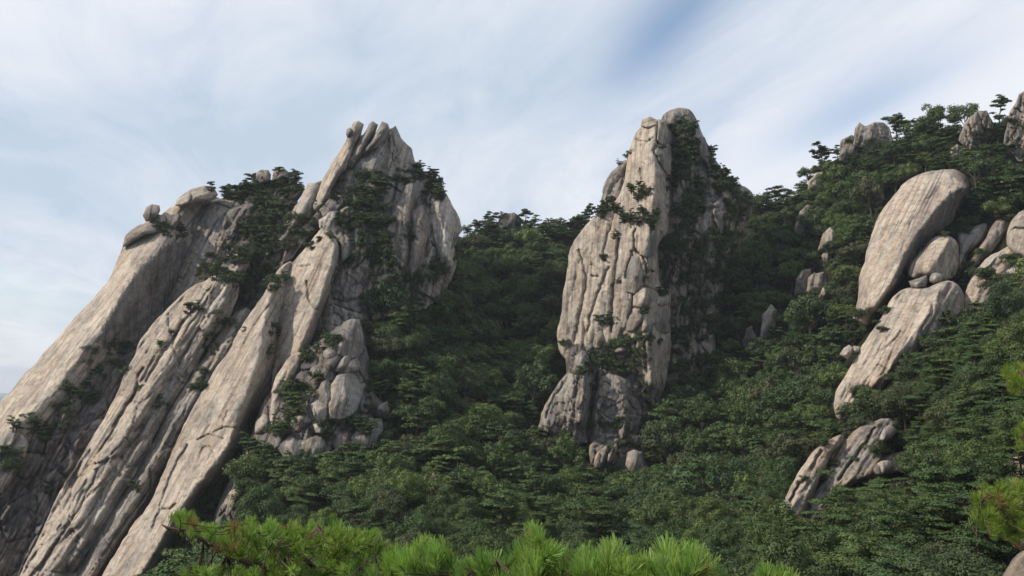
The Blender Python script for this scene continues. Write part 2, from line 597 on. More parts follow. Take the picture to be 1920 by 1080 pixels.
    if facets:
        rs = np.random.default_rng(sd_ * 13 + 5)
        c_ = P.mean(0); R_ = 0.5 * (P.max(0) - P.min(0)) + 1e-6
        qx, qy = (px - c_[0]) / R_[0], (py - c_[1]) / R_[1]
        th0 = rs.random() * 6.28
        zf = np.full(px.shape, -1e9)
        for k in range(facets):
            th = th0 + (k + rs.random() * .55) * 6.283 / facets
            sl = .7 + rs.random() * 1.3
            zf = np.maximum(zf, sl * (math.cos(th) * qx + math.sin(th) * qy) - .30 + rs.random() * .35)
        zb = zb * .35 + bulge * (zf - .75)
    # ---- relief detail in metres
    dep = depth(px, py) + zb
    mpp = float(np.mean(dep)) / F
    X, Y = px * mpp, py * mpp
    a_ = math.radians(ang)
    al = X * math.cos(a_) - Y * math.sin(a_)
    ac = X * math.sin(a_) + Y * math.cos(a_)
    wob = fbm(al / 9, ac / 9, sd_ + 5, 3) * 1.6
    acw = ac + wob
    r = rough * fbm(X / 9, Y / 12, sd_ + 1, 5, .5) * 1.5
    rr = fbm(acw / 2.6, al / 22, sd_ + 2, 4, .6)
    r += rib * (1 - 2 * np.sqrt(np.abs(rr) + .01)) * -1.0
    r += rough * 0.28 * fbm(acw / 0.9, al / 2.2, sd_ + 4, 3, .6)
    for k, (sa, sb, e) in enumerate(((4.5, 34, .065), (2.4, 20, .11), (14, 7, .024))):
        n_ = fbm(acw / sa, al / sb, sd_ + 11 + k, 3, .5)
        msk = np.clip(fbm(ac / 9, al / 12, sd_ + 31 + k, 2) * 2.2 + .35, 0, 1)
        r += crack * .8 * np.exp(-(n_ / e) ** 2) * msk * (1.0 if k < 2 else .7)
    if flute:
        nf = fbm(acw / 8.5, al / 45, sd_ + 61, 3, .5)
        r -= flute * (1 - 2.2 * np.sqrt(np.abs(nf) + .004)) * 1.6
        f1, f2, cid, dx1, dy1 = voronoi(acw / 9.5 + 3, al / 20 + 2, sd_ + 8)
        r += flute * ((cid[..., 0] - .5) * 3.0 + dx1 * (cid[..., 1] - .3) * 6 + dy1 * (cid[..., 2] - .5) * 5 + np.clip(1 - (f2 - f1) / .05, 0, 1) * 1.8)
    pl_ = rib * 1.1 if plate is None else plate
    if pl_ > 0:
        acs = ac + wob * .35
        for sa, sb, am, q in ((2.4, 17, 1.0, 0), (5.5, 30, 1.8, 9), (1.15, 8, .45, 17)):
            f1, f2, cid, dx1, dy1 = voronoi(acs / sa + q, al / sb + q, sd_ + 20 + q)
            r += pl_ * am * ((cid[..., 0] - .5) * .9 + dx1 * (cid[..., 1] - .4) * 1.5 + dy1 * (cid[..., 2] - .5) * 1.2 + np.clip(1 - (f2 - f1) / max(.09, .50 / sa), 0, 1) * .40)
    for k, (sa, sb, e, am) in enumerate(((1.6, 14, .10, .22), (4.0, 3.0, .05, .18))):
        n_ = fbm(acw / sa, al / sb, sd_ + 71 + k, 3, .55)
        msk = np.clip(fbm(ac / 6, al / 8, sd_ + 81 + k, 2) * 2.5 + .2, 0, 1)
        r += am * min(1, crack + .25) * np.exp(-(n_ / e) ** 2) * msk
    # terraces: exfoliation shells
    tt = fbm(ac / 11, al / 26, sd_ + 41, 3, .5) * 3.0
    ft = np.floor(tt); fr = tt - ft
    r += rough * 0.9 * (ft + np.clip(fr * 7, 0, 1)) * 0.5
    if block > 0:
        f1, f2, cid, dx1, dy1 = voronoi(acw / bscale, al / (bscale * 1.7), sd_)
        edge = np.clip((f2 - f1) / 0.16, 0, 1)
        r += block * ((cid[..., 0] - .5) * 1.6 + dx1 * (cid[..., 1] - .35) * 3.0 + dy1 * (cid[..., 2] - .5) * 2.0 + (1 - edge) ** 2 * 1.3)
        f1, f2, cid, dx1, dy1 = voronoi(acw / (bscale * .42) + 7, al / (bscale * .7) + 3, sd_ + 5)
        edge = np.clip((f2 - f1) / 0.2, 0, 1)
        r += block * .38 * ((cid[..., 0] - .5) * 1.4 + dx1 * (cid[..., 1] - .35) * 2.5 + (1 - edge) ** 2 * 1.0)
    for cr in cracks:
        w, dp = cr[0], cr[1]
        pts = np.array(cr[2:], float)
        best = np.full(px.shape, 1e9)
        jx = px + fbm(py / 14, px / 60, sd_ + 7, 3) * 4; jy = py + fbm(px / 14, py / 60, sd_ + 9, 3) * 3
        for p, q in zip(pts[:-1], pts[1:]):
            dd, _, _, _ = seg_dist(jx, jy, p, q)
            best = np.minimum(best, dd)
        r += dp * np.exp(-(best / w) ** 2)
    fade = np.clip(d / 5.0, 0, 1)
    dep = dep + r * fade
    t = np.clip(d / rimw, 0, 1)
    dep = dep + rim * (1 - np.sqrt(np.clip(1 - (1 - t) ** 2, 0, 1)))
    V = unproj(px, py, dep)
    # ---- body behind the face
    e = np.concatenate([quads[:, [0, 1]], quads[:, [1, 2]], quads[:, [2, 3]], quads[:, [3, 0]]])
    key = np.sort(e, 1); key = key[:, 0].astype(np.int64) * (len(px) + 1) + key[:, 1]
    u, inv, cnt = np.unique(key, return_inverse=True, return_counts=True)
    be = e[cnt[inv] == 1]
    bv = np.unique(be)
    remap = -np.ones(len(px), int); remap[bv] = np.arange(len(bv))
    cen = np.array([px.mean(), py.mean()])
    rings = []; faces = [quads]; base = len(px)
    prev = lambda ii: ii
    bd = dep[bv]; base_d = float(np.median(bd))
    VV = [V]; UVv = [np.stack([ac, al], 1)]
    prev_idx = be.copy()
    for q, (dk, sh) in enumerate(((.12, 1.003), (.4, .97), (.75, .86), (1.0, .6))):
        qx = cen[0] + (px[bv] - cen[0]) * sh; qy = cen[1] + (py[bv] - cen[1]) * sh
        dd = bd * (1 - dk) + (np.maximum(bd, base_d) + thick) * dk
        VV.append(unproj(qx, qy, dd)); UVv.append(np.stack([ac[bv] + dk * thick, al[bv]], 1))
        nidx = remap[be] + base
        faces.append(np.stack([prev_idx[:, 1], prev_idx[:, 0], nidx[:, 0], nidx[:, 1]], 1))
        prev_idx = nidx; base += len(bv)
    VV.append(unproj(cen[0], cen[1], base_d + thick * 1.05)[None]); UVv.append(np.array([[0, 0.]]))
    faces.append(np.stack([prev_idx[:, 1], prev_idx[:, 0], np.full(len(be), base), np.full(len(be), base)], 1))
    V = np.concatenate(VV); uv = np.concatenate(UVv)
    fq = np.concatenate(faces[:-1]); ft_ = faces[-1][:, :3]
    tri = np.concatenate([fq[:, [0, 1, 2]], fq[:, [0, 2, 3]], ft_])
    org = V[:len(px)].mean(0)
    org[2] = V[:, 2].min()
    me = make_mesh(name, V - (0 if parent is not None else org), tri, mat or M_GREY, uv, smooth=True)
    if parent is not None:
        o = link(name, me, parent)
    else:
        o = link(name, me, None, Vector(org))
    if stains:                # outlined patches: water streaks with the overhang's shade painted in
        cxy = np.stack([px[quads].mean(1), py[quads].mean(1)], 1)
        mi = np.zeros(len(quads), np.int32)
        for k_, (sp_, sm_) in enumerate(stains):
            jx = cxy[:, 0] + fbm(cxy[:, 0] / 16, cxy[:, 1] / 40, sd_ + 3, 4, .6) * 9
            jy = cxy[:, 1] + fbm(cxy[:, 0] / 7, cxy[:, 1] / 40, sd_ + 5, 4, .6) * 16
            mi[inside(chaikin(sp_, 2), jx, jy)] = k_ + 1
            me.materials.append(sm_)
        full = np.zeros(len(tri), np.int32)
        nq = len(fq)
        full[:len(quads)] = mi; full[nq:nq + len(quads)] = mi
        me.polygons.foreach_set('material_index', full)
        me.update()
    if props:
        for k_, v_ in props.items():
            o[k_] = v_
    reg(V, tri)
    return o


def thing(name, label, cat, loc=(0, 0, 0), group=None):
    o = bpy.data.objects.new(name, None)
    COL.objects.link(o)
    o.location = loc
    o.empty_display_size = 1
    o['label'] = label; o['category'] = cat
    if group:
        o['group'] = group
    return o


CP = np.array([
    (950, 430, 400), (870, 445, 385), (1060, 435, 378), (900, 520, 355), (790, 570, 279), (720, 610, 264), (860, 540, 296), (900, 620, 322), (900, 700, 285), (760, 720, 245), (748, 830, 221), (860, 820, 240), (900, 900, 210), (900, 1000, 170),
    (700, 950, 178), (560, 975, 176), (470, 1000, 178), (1030, 520, 335), (1030, 680, 290), (1000, 830, 250), (1060, 880, 240), (1160, 915, 232), (1220, 900, 236), (1300, 620, 300), (1290, 740, 275), (1230, 830, 250),
    (1290, 900, 225), (1400, 520, 330), (1400, 420, 365), (1470, 400, 350), (1450, 620, 288), (1450, 720, 262), (1100, 1000, 185), (1100, 1080, 155), (1400, 1000, 165), (1480, 830, 215), (1350, 1080, 130), (900, 1080, 140), (700, 1080, 140),
    (1560, 620, 262), (1560, 730, 222), (1530, 770, 215), (1640, 480, 262), (1650, 340, 300), (1740, 290, 292), (1750, 250, 305), (1560, 320, 335), (1560, 430, 310), (1900, 220, 285), (1900, 330, 262), (1840, 400, 250), (1860, 500, 240),
    (1850, 580, 214), (1740, 650, 195), (1650, 740, 186), (1900, 620, 176), (1900, 750, 130), (1760, 850, 153), (1600, 780, 190), (1600, 850, 170), (1480, 950, 168), (1560, 930, 164), (1700, 960, 122), (1900, 900, 100), (1900, 1080, 76),
    (1600, 1080, 105), (1510, 1000, 140), (1720, 1080, 92), (1660, 900, 163), (1700, 780, 170),
    (600, 540, 330), (400, 560, 330), (200, 700, 330), (0, 900, 330), (100, 1080, 280), (310, 1080, 222), (400, 1080, 192), (430, 1000, 203), (445, 940, 210), (-300, 1080, 330), (-600, 1080, 330),
    (0, 1300, 200), (500, 1300, 100), (1000, 1300, 85), (1500, 1300, 60), (1900, 1300, 58), (2300, 1080, 75), (2300, 700, 125), (2300, 300, 240), (2700, 300, 240), (2700, 900, 95), (2500, 1300, 55), (-600, 1300, 220)], float)


def tps(cp, lam=2.0):
    s = 300.0
    x, y, v = cp[:, 0] / s, cp[:, 1] / s, cp[:, 2]
    r2 = (x[:, None] - x) ** 2 + (y[:, None] - y) ** 2
    K = 0.5 * r2 * np.log(r2 + 1e-12)
    n = len(x)
    A = np.zeros((n + 3, n + 3))
    A[:n, :n] = K + np.eye(n) * lam * .002
    A[:n, n] = 1; A[:n, n + 1] = x; A[:n, n + 2] = y
    A[n, :n] = 1; A[n + 1, :n] = x; A[n + 2, :n] = y
    w = np.linalg.solve(A, np.concatenate([v, [0, 0, 0]]))

    def f(px, py):
        px = np.asarray(px, float) / s; py = np.asarray(py, float) / s
        o = w[n] + w[n + 1] * px + w[n + 2] * py
        for i in range(n):
            q = (px - x[i]) ** 2 + (py - y[i]) ** 2
            o = o + w[i] * 0.5 * q * np.log(q + 1e-12)
        return o
    return f


DT0 = tps(CP)
# ================================================================== ROCKS
def DL(o=0.0):
    return lambda px, py: 205 + o + (1080 - py) * 0.10


def DM(o=0.0):
    return lambda px, py: 250 + o + (900 - py) * 0.058


def DR(o=0.0):
    return lambda px, py: 225 + o + (560 - py) * 0.12


def DC(d, s=0.05, y=400):
    return lambda px, py: d + (y - py) * s


# ---------------------------------------------------------------- left massif
LM = thing('rock_massif', 'broad jagged granite massif of leaning slabs and a finned summit, filling the left side', 'rock massif')
rock('slab', [(302, 402), (330, 382), (361, 366), (407, 366), (420, 400), (400, 470), (350, 540), (330, 590), (300, 650), (270, 720), (240, 780),
              (190, 860), (150, 950), (100, 1060), (40, 1260), (-220, 1260), (-220, 1010), (-60, 826), (0, 755), (48, 700), (104, 637), (148, 589),
              (185, 548), (202, 530), (215, 504), (230, 467), (240, 440), (270, 420)],
     DL(14), LM, bulge=.8, eL=7, eR=26, eT=5, rim=3, rimw=14, ang=52, rib=.28, crack=.5, rough=.45,
     ridges=[[(318, 425, 2), (296, 470, 6), (267, 496, 8), (241, 526, 9), (218, 567, 10), (196, 611, 10), (181, 633, 10), (137, 680, 9),
              (89, 747, 8), (22, 800, 8), (-60, 900, 8), (-160, 1050, 8)]],
     cracks=[(2.5, 2.0, (190, 545), (150, 585), (105, 636), (60, 690), (20, 735))], mat=M_TAN, thick=30, soft=1,
     stains=[([(302, 468), (330, 450), (360, 460), (360, 540), (330, 620), (300, 655), (262, 650), (170, 650), (181, 630), (196, 608), (218, 565), (241, 524), (267, 494)], M_STREAK_SHADE)])['label'] = 'smooth tan outermost slab with a grey streaked overhang'  # face right of the ridge: streaks plus painted shade
rock('buttress', [(150, 655), (190, 640), (250, 640), (262, 665), (240, 720), (200, 800), (150, 900), (110, 980), (40, 1250), (-200, 1250),
                  (-200, 1000), (-60, 880), (0, 850), (30, 800), (70, 770), (110, 700)],
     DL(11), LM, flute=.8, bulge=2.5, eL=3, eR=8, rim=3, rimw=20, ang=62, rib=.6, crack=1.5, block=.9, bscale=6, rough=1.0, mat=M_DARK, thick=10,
     ridges=[[(150, 665, 1), (110, 740, 1), (50, 800, 1), (0, 860, 1)]])['label'] = 'dark broken buttress under the outermost slab'
rock('slab', [(345, 402), (385, 378), (430, 368), (490, 358), (508, 400), (490, 450), (455, 480), (440, 490), (420, 540), (390, 580), (350, 630),
              (305, 640), (318, 560), (328, 520), (345, 470)],
     DL(22), LM, bulge=3, eL=5, eR=5, rim=2, ang=62, rib=.45, crack=1.0, block=.35, bscale=2.4, rough=.7,
     ridges=[[(430, 380, 2), (405, 440, 4), (375, 500, 4), (345, 580, 3)]],
     cracks=[(2.2, 1.8, (385, 388), (366, 430), (350, 470), (332, 505), (331, 530)), (1.8, 1.2, (332, 520), (345, 523), (357, 508)),
             (1.8, 1.5, (385, 388), (405, 383), (428, 390))], mat=M_GREY)['label'] = 'rough wrinkled pinkish grey face'
rock('slab', [(404, 516), (435, 500), (450, 540), (430, 600), (385, 650), (352, 700), (318, 745), (285, 800), (250, 880), (200, 980), (150, 1060), (80, 1250),
              (-60, 1250), (37, 1080), (67, 1021), (104, 935), (148, 865), (193, 787), (222, 732), (233, 700), (255, 663), (259, 644), (274, 622),
              (315, 578), (348, 544)],
     DL(0), LM, bulge=.6, eL=2.5, eR=5, rim=1.3, rimw=5, ang=57, flute=.45, rib=.45, plate=.8, crack=1.5, rough=.5,
     ridges=[[(400, 530, 3), (375, 580, 5), (340, 640, 6), (300, 710, 6), (262, 780, 6), (220, 850, 6), (175, 930, 6), (130, 1020, 6), (70, 1140, 6)]],
     cracks=[(2.5, 2.6, (268, 690), (250, 740), (228, 775), (213, 800)), (2.5, 2.2, (345, 600), (315, 650), (290, 690), (276, 715)),
             (1.8, 1.6, (110, 1010), (85, 1050), (60, 1100)), (2, 1.4, (185, 880), (150, 950), (120, 1000))], mat=M_TAN)['label'] = 'long striped tan slab'
rock('rib', [(455, 459), (472, 466), (474, 476), (462, 505), (440, 545), (420, 590), (395, 640), (360, 700), (330, 750), (300, 800), (272, 860), (225, 935),
             (180, 1010), (120, 1100), (70, 1250), (-10, 1250), (60, 1100), (130, 1000), (190, 900), (240, 820), (275, 750), (310, 690), (350, 620), (385, 560), (407, 522), (425, 480)],
     DL(-1), LM, bulge=.6, flute=.4, eL=2, eR=5, rim=1.3, rimw=5, ang=57, rib=.4, plate=.8, crack=1.3, rough=.6,
     ridges=[[(455, 470, 2), (430, 540, 4), (395, 600, 4), (350, 680, 4), (300, 770, 4), (250, 860, 4), (190, 960, 4), (130, 1060, 4)]],
     cracks=[(2.5, 2.2, (385, 596), (370, 615), (352, 650), (330, 690)), (2.6, 2.2, (276, 780), (255, 830), (230, 870), (205, 905))], mat=M_PALE)['label'] = 'narrow pale grey rib'
rock('rib', [(436, 590), (470, 575), (470, 620), (420, 700), (380, 770), (340, 830), (310, 890), (270, 960), (230, 1020), (190, 1080), (130, 1250), (60, 1250),
             (140, 1080), (200, 970), (250, 900), (285, 830), (320, 760), (360, 700), (400, 640)],
     DL(0), LM, bulge=.6, plate=.8, flute=.4, eL=2, eR=5, rim=2.5, rimw=8, ang=57, rib=.8, crack=1.3, rough=.6,
     ridges=[[(450, 595, 2), (400, 680, 4), (350, 750, 4), (310, 830, 4), (260, 920, 4), (200, 1020, 4), (140, 1130, 4)]], mat=M_GREY)
rock('slab', [(480, 574), (505, 530), (525, 500), (548, 488), (560, 520), (545, 600), (530, 680), (508, 740), (493, 760), (470, 790), (456, 827), (437, 875), (415, 910),
              (389, 920), (356, 970), (326, 1010), (280, 1090), (220, 1250), (90, 1250), (189, 1080), (237, 1002), (274, 954), (307, 887), (330, 828),
              (370, 750), (404, 691), (426, 663), (455, 607)],
     DL(-7), LM, bulge=.8, eL=3, eR=20, rim=1.5, rimw=7, ang=61, rib=.15, plate=.28, crack=.35, rough=.45,
     ridges=[[(522, 515, 2), (505, 560, 4), (494, 620, 6), (484, 680, 7), (458, 750, 8), (428, 840, 8), (374, 910, 8), (330, 970, 8), (262, 1090, 8), (190, 1200, 8)]],
     cracks=[(1.6, 1.3, (522, 548), (505, 570), (480, 606), (455, 645)), (1.4, 1.2, (400, 812), (420, 800), (452, 802)), (1.4, 1.2, (370, 825), (395, 815), (420, 822)),
             (1.4, 1.2, (372, 860), (380, 840), (392, 838), (402, 850)), (1.4, 1.0, (418, 850), (432, 842), (440, 848)), (2, 2, (304, 955), (318, 953), (330, 945)),
             (2, 1.6, (350, 835), (332, 870), (318, 900), (306, 925), (300, 955), (285, 990)), (1.2, .8, (425, 770), (420, 790), (415, 805))],
     mat=M_TAN)['label'] = 'largest smooth tan slab, leaning, with a ring of small cracks'
rock('slab', [(596, 436), (606, 427), (620, 430), (640, 441), (647, 467), (640, 500), (628, 540), (612, 580), (598, 630), (575, 670), (545, 705), (522, 730), (508, 740),
              (512, 690), (520, 650), (522, 590), (524, 560), (533, 526), (545, 498), (570, 467)],
     DL(-3), LM, bulge=.8, eL=3, eR=18, rim=1.5, rimw=7, ang=66, rib=.35, crack=.4, rough=.55,
     ridges=[[(612, 438, 3), (630, 462, 6), (620, 505, 7), (604, 555, 7), (585, 600, 7), (570, 640, 7), (545, 690, 6)]],
     cracks=[(2, 1.8, (574, 528), (576, 550), (584, 570), (595, 580)), (1.6, 1.2, (567, 498), (580, 498)), (1.2, .8, (524, 570), (538, 575))], mat=M_TAN)['label'] = 'rounded warm tan slab'
rock('buttress', [(478, 790), (500, 740), (530, 700), (560, 664), (600, 640), (640, 605), (680, 615), (692, 680), (702, 740), (728, 765), (732, 830), (705, 860),
                  (660, 900), (560, 950), (480, 990), (400, 1000), (400, 965), (440, 880), (470, 820)],
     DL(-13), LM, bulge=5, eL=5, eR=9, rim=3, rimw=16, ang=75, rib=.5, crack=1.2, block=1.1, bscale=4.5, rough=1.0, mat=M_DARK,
     ridges=[[(640, 620, 4), (620, 700, 7), (600, 800, 9), (560, 900, 9)]])['label'] = 'dark lower buttress with tumbled blocks'
S_LOW = SURF['last']
rock('slab', [(574, 654), (580, 662), (566, 690), (550, 712), (534, 730), (535, 760), (520, 800), (505, 800), (507, 760), (509, 727), (519, 704), (544, 667)],
     DL(-17), LM, bulge=3, eL=3, eR=8, rim=2, rimw=8, ang=65, rib=.3, crack=.4, rough=.5, mat=M_TAN)
for i_, (pl, off, mt) in enumerate([
    ([(644, 606), (659, 599), (674, 600), (679, 623), (681, 671), (667, 673), (644, 669), (632, 661), (634, 630)], -22, M_GREY),
    ([(636, 703), (660, 676), (670, 672), (680, 672), (684, 690), (664, 697), (640, 706)], -24, M_TAN),
    ([(627, 694), (640, 676), (652, 662), (662, 668), (640, 700)], -23, M_GREY),
    ([(617, 749), (622, 723), (633, 706), (659, 697), (689, 701), (687, 725), (676, 748), (665, 778), (640, 786), (617, 784)], -25, M_GREY),
    ([(594, 745), (603, 718), (613, 708), (623, 708), (619, 738), (615, 762), (600, 755)], -23, M_GREY),
    ([(584, 762), (593, 746), (608, 758), (616, 764), (616, 788), (593, 790)], -25, M_PALE),
    ([(598, 668), (612, 654), (629, 656), (632, 664), (622, 674), (612, 672)], -22, M_GREY),
    ([(572, 710), (584, 690), (599, 677), (608, 682), (597, 703), (584, 718)], -22, M_GREY),
    ([(604, 690), (618, 672), (632, 668), (636, 674), (624, 694), (610, 702)], -23, M_DARK),
    ([(551, 766), (574, 756), (577, 782), (586, 788), (560, 811), (544, 798)], -25, M_GREY),
    ([(480, 792), (495, 776), (502, 780), (500, 801), (489, 813), (479, 812)], -26, M_TAN),
    ([(500, 830), (522, 790), (535, 800), (525, 835), (510, 845)], -24, M_GREY),
    ([(520, 840), (541, 817), (560, 826), (572, 836), (562, 862), (530, 862)], -25, M_GREY),
    ([(566, 830), (600, 812), (614, 820), (608, 858), (575, 866)], -25, M_GREY),
    ([(588, 795), (604, 788), (612, 800), (604, 812), (592, 810)], -26, M_PALE),
    ([(620, 828), (640, 806), (660, 812), (668, 850), (640, 856)], -24, M_DARK),
    ([(656, 850), (660, 818), (694, 784), (715, 786), (728, 810), (726, 828), (708, 853), (690, 862)], -26, M_GREY),
    ([(703, 780), (711, 760), (726, 753), (732, 774), (718, 783)], -24, M_GREY),
    ([(690, 744), (697, 722), (704, 735), (704, 752), (696, 764)], -22, M_DARK),
    ([(408, 962), (430, 925), (456, 900), (466, 905), (445, 940), (425, 975)], -22, M_PALE),
]):
    rock('block', pl, (lambda o_: (lambda a, b: S_LOW(a, b) + o_))((off + 24) * .5 - 1.2), LM, bulge=3.0, eL=1.2, eR=4, eT=3, rim=.9, rimw=3.5, ang=78, rib=.15, crack=.4, rough=.4, step=2.2, thick=7, mat=mt,
         jitter=1.2, facets=5, smoothpoly=0, grow=1.5)
rock('buttress', [(594, 600), (600, 575), (612, 545), (625, 512), (650, 494), (672, 493), (682, 515), (690, 550), (693, 600), (690, 660), (650, 660), (600, 680), (575, 680), (585, 640)],
     DL(4), LM, flute=.8, bulge=3, eL=3, eR=8, rim=2.5, ang=84, rib=.7, crack=1.4, block=.8, bscale=3.2, rough=.8, mat=M_GREY,
     ridges=[[(650, 500, 3), (640, 560, 5), (630, 620, 5), (610, 660, 4)]],
     cracks=[(2.2, 2, (652, 498), (648, 530), (636, 560), (640, 600)), (2, 1.6, (618, 560), (650, 566), (680, 556))])
rock('summit_block', [(592, 372), (607, 337), (625, 304), (648, 270), (658, 242), (672, 240), (677, 258), (690, 243), (702, 242), (704, 254), (718, 240), (728, 242), (738, 241), (748, 256), (770, 281), (776, 305), (790, 318), (829, 345), (838, 368),
                      (847, 389), (858, 411), (863, 432), (855, 450), (852, 474), (856, 496), (848, 520), (830, 560), (790, 600), (740, 620), (690, 620), (650, 560), (600, 520),
                      (560, 480), (545, 440), (575, 400)],
     DL(16), LM, bulge=3, flute=1.1, eL=5, eR=10, rim=2, ang=76, rib=.4, plate=.9, crack=1.5, block=.4, bscale=5, rough=.8, mat=M_GREY, thick=30,
     ridges=[[(680, 300, 6), (670, 380, 10), (680, 460, 11), (660, 540, 10)]],
     cracks=[(2.5, 2.2, (724, 300), (715, 340), (700, 380)), (2.5, 2.5, (747, 300), (740, 360), (722, 410), (715, 450)), (2.5, 2.5, (798, 380), (805, 430), (800, 480)),
             (2, 2, (745, 381), (765, 384), (775, 378))])['label'] = 'dark central body of the summit'
S_TOP = SURF['last']
for nm, pl, off, mt, an, rg in [
    ('fin', [(586, 385), (592, 372), (607, 337), (625, 304), (647, 270), (653, 250), (660, 232), (671, 229), (682, 238), (677, 255), (665, 275), (655, 300), (648, 318), (637, 330), (625, 350), (612, 385), (600, 400)],
     6, M_TAN, 62, [[(668, 236, 2), (652, 290, 3), (622, 345, 4), (604, 385, 3)]]),
    ('fin', [(664, 283), (676, 262), (690, 237), (698, 231), (708, 238), (702, 255), (690, 272), (680, 286), (663, 314), (645, 320), (652, 304)], 7, M_GREY, 60, [[(696, 240, 1.5), (670, 290, 2.5), (656, 312, 1)]]),
    ('fin', [(680, 284), (698, 262), (716, 231), (727, 235), (730, 246), (716, 264), (697, 282), (686, 292)], 6, M_GREY, 52, [[(722, 238, 1.5), (704, 262, 2.5), (690, 282, 1)]]),
    ('summit_block', [(655, 330), (664, 305), (682, 287), (706, 268), (730, 245), (740, 238), (749, 258), (748, 292), (735, 303), (722, 332), (694, 336)], 4, M_GREY, 62, [[(712, 270, 3), (700, 320, 4)]]),
    ('summit_block', [(748, 256), (770, 279), (776, 306), (762, 322), (740, 312), (744, 288)], 6, M_GREY, 74, []),
    ('summit_block', [(627, 352), (645, 322), (662, 311), (672, 326), (668, 345), (650, 362), (634, 362)], 0, M_GREY, 70, []),
    ('buttress', [(747, 380), (760, 343), (775, 334), (795, 340), (796, 366), (780, 384), (770, 400), (772, 450), (766, 500), (770, 540), (745, 540), (736, 480), (735, 410)], 8, M_GREY, 82, [[(775, 345, 3), (765, 400, 4), (755, 500, 4)]]),
    ('buttress', [(770, 400), (790, 385), (808, 392), (812, 440), (800, 480), (784, 520), (770, 545), (764, 500), (772, 450)], 6, M_GREY, 80, [[(790, 400, 3), (785, 460, 4), (772, 520, 3)]]),
    ('buttress', [(806, 378), (820, 366), (836, 366), (848, 389), (859, 411), (863, 432), (853, 446), (850, 480), (855, 498), (843, 520), (828, 500), (820, 470), (812, 430)], 9, M_PALE, 82,
     [[(822, 376, 3), (830, 430, 4), (840, 490, 4)]]),
    ('buttress', [(690, 545), (700, 500), (715, 440), (738, 400), (748, 420), (742, 480), (748, 540), (738, 590), (700, 600)], 7, M_GREY, 80, []),
    ('rib', [(512, 460), (525, 436), (545, 410), (562, 375), (577, 347), (600, 340), (607, 345), (600, 372), (585, 405), (565, 425), (545, 455), (525, 470), (515, 472)], 9, M_PALE, 58, [[(590, 350, 2), (565, 400, 3), (530, 450, 3)]]),
    ('rib', [(545, 440), (575, 420), (600, 395), (612, 402), (600, 425), (575, 445), (550, 480), (530, 490)], 7, M_GREY, 58, []),
    ('block', [(600, 425), (602, 412), (620, 398), (634, 398), (638, 412), (628, 430), (612, 434)], -1, M_PALE, 70, []),
    ('block', [(634, 412), (640, 395), (650, 388), (660, 392), (656, 408), (645, 418)], 0, M_GREY, 70, []),
    ('block', [(616, 424), (632, 418), (646, 424), (656, 450), (654, 478), (642, 488), (640, 455)], -1, M_GREY, 70, []),
    ('block', [(600, 392), (618, 374), (636, 366), (640, 380), (626, 396), (606, 408)], 1, M_GREY, 60, []),
]:
    rock(nm, pl, DL(off) if nm in ('fin', 'rib') or pl[0][1] > 380 and pl[0][0] < 700 else (lambda a, b: S_TOP(a, b) - 2.2), LM, bulge=1.3, plate=.5, eB=5, eL=1.5, eR=5, eT=2, rim=1.0, rimw=4, ang=an, rib=.45, crack=1.0, rough=.6, step=2.2, thick=12, mat=mt, ridges=rg, jitter=2.2, grow=3.0,
         facets=5 if not rg else 0, smoothpoly=0,
         block=.35 if nm in ('buttress', 'summit_block') else (.3 if nm == 'fin' else 0), bscale=3.0)
rock('knob', [(440, 372), (470, 352), (500, 338), (540, 335), (556, 345), (571, 345), (568, 365), (556, 378), (548, 392), (520, 420), (490, 450), (470, 420), (478, 395), (440, 392), (400, 395), (405, 375)],
     DL(26), LM, bulge=4, eL=3, eR=6, rim=3, ang=70, rib=.4, crack=1.2, block=1.0, bscale=3.5, rough=.8, mat=M_DARK)
rock('block', [(534, 366), (545, 352), (556, 345), (571, 346), (568, 362), (556, 372), (540, 376)], DL(22), LM, bulge=1.5, rim=1.6, rimw=6, ang=40, step=2.2, mat=M_GREY, jitter=1)
rock('block', [(505, 400), (512, 380), (528, 366), (548, 364), (552, 380), (538, 395), (518, 412)], DL(22), LM, bulge=2, rim=2, rimw=6, ang=50, step=2.2, mat=M_DARK, jitter=1)
rock('slab', [(-20, 850), (20, 800), (38, 812), (55, 826), (48, 860), (20, 905), (0, 930), (-25, 920)], DL(4), LM, bulge=2, rim=2, ang=60, rough=.8, crack=1, mat=M_GREY, jitter=2)


def boulder(name, label, cat, pl, depth, mt=M_GREY, group=None, **kw):
    a = dict(bulge=2.2, eL=1, eR=3.5, eT=2.5, eB=2, rim=1.8, rimw=7, ang=80, rib=.15, crack=.3, rough=.5, step=2.0, thick=6, jitter=1.4, facets=6, smoothpoly=0)
    a.update(kw)
    pr = {'label': label, 'category': cat}
    if group:
        pr['group'] = group
    return rock(name, pl, depth, None, mat=mt, props=pr, **a)


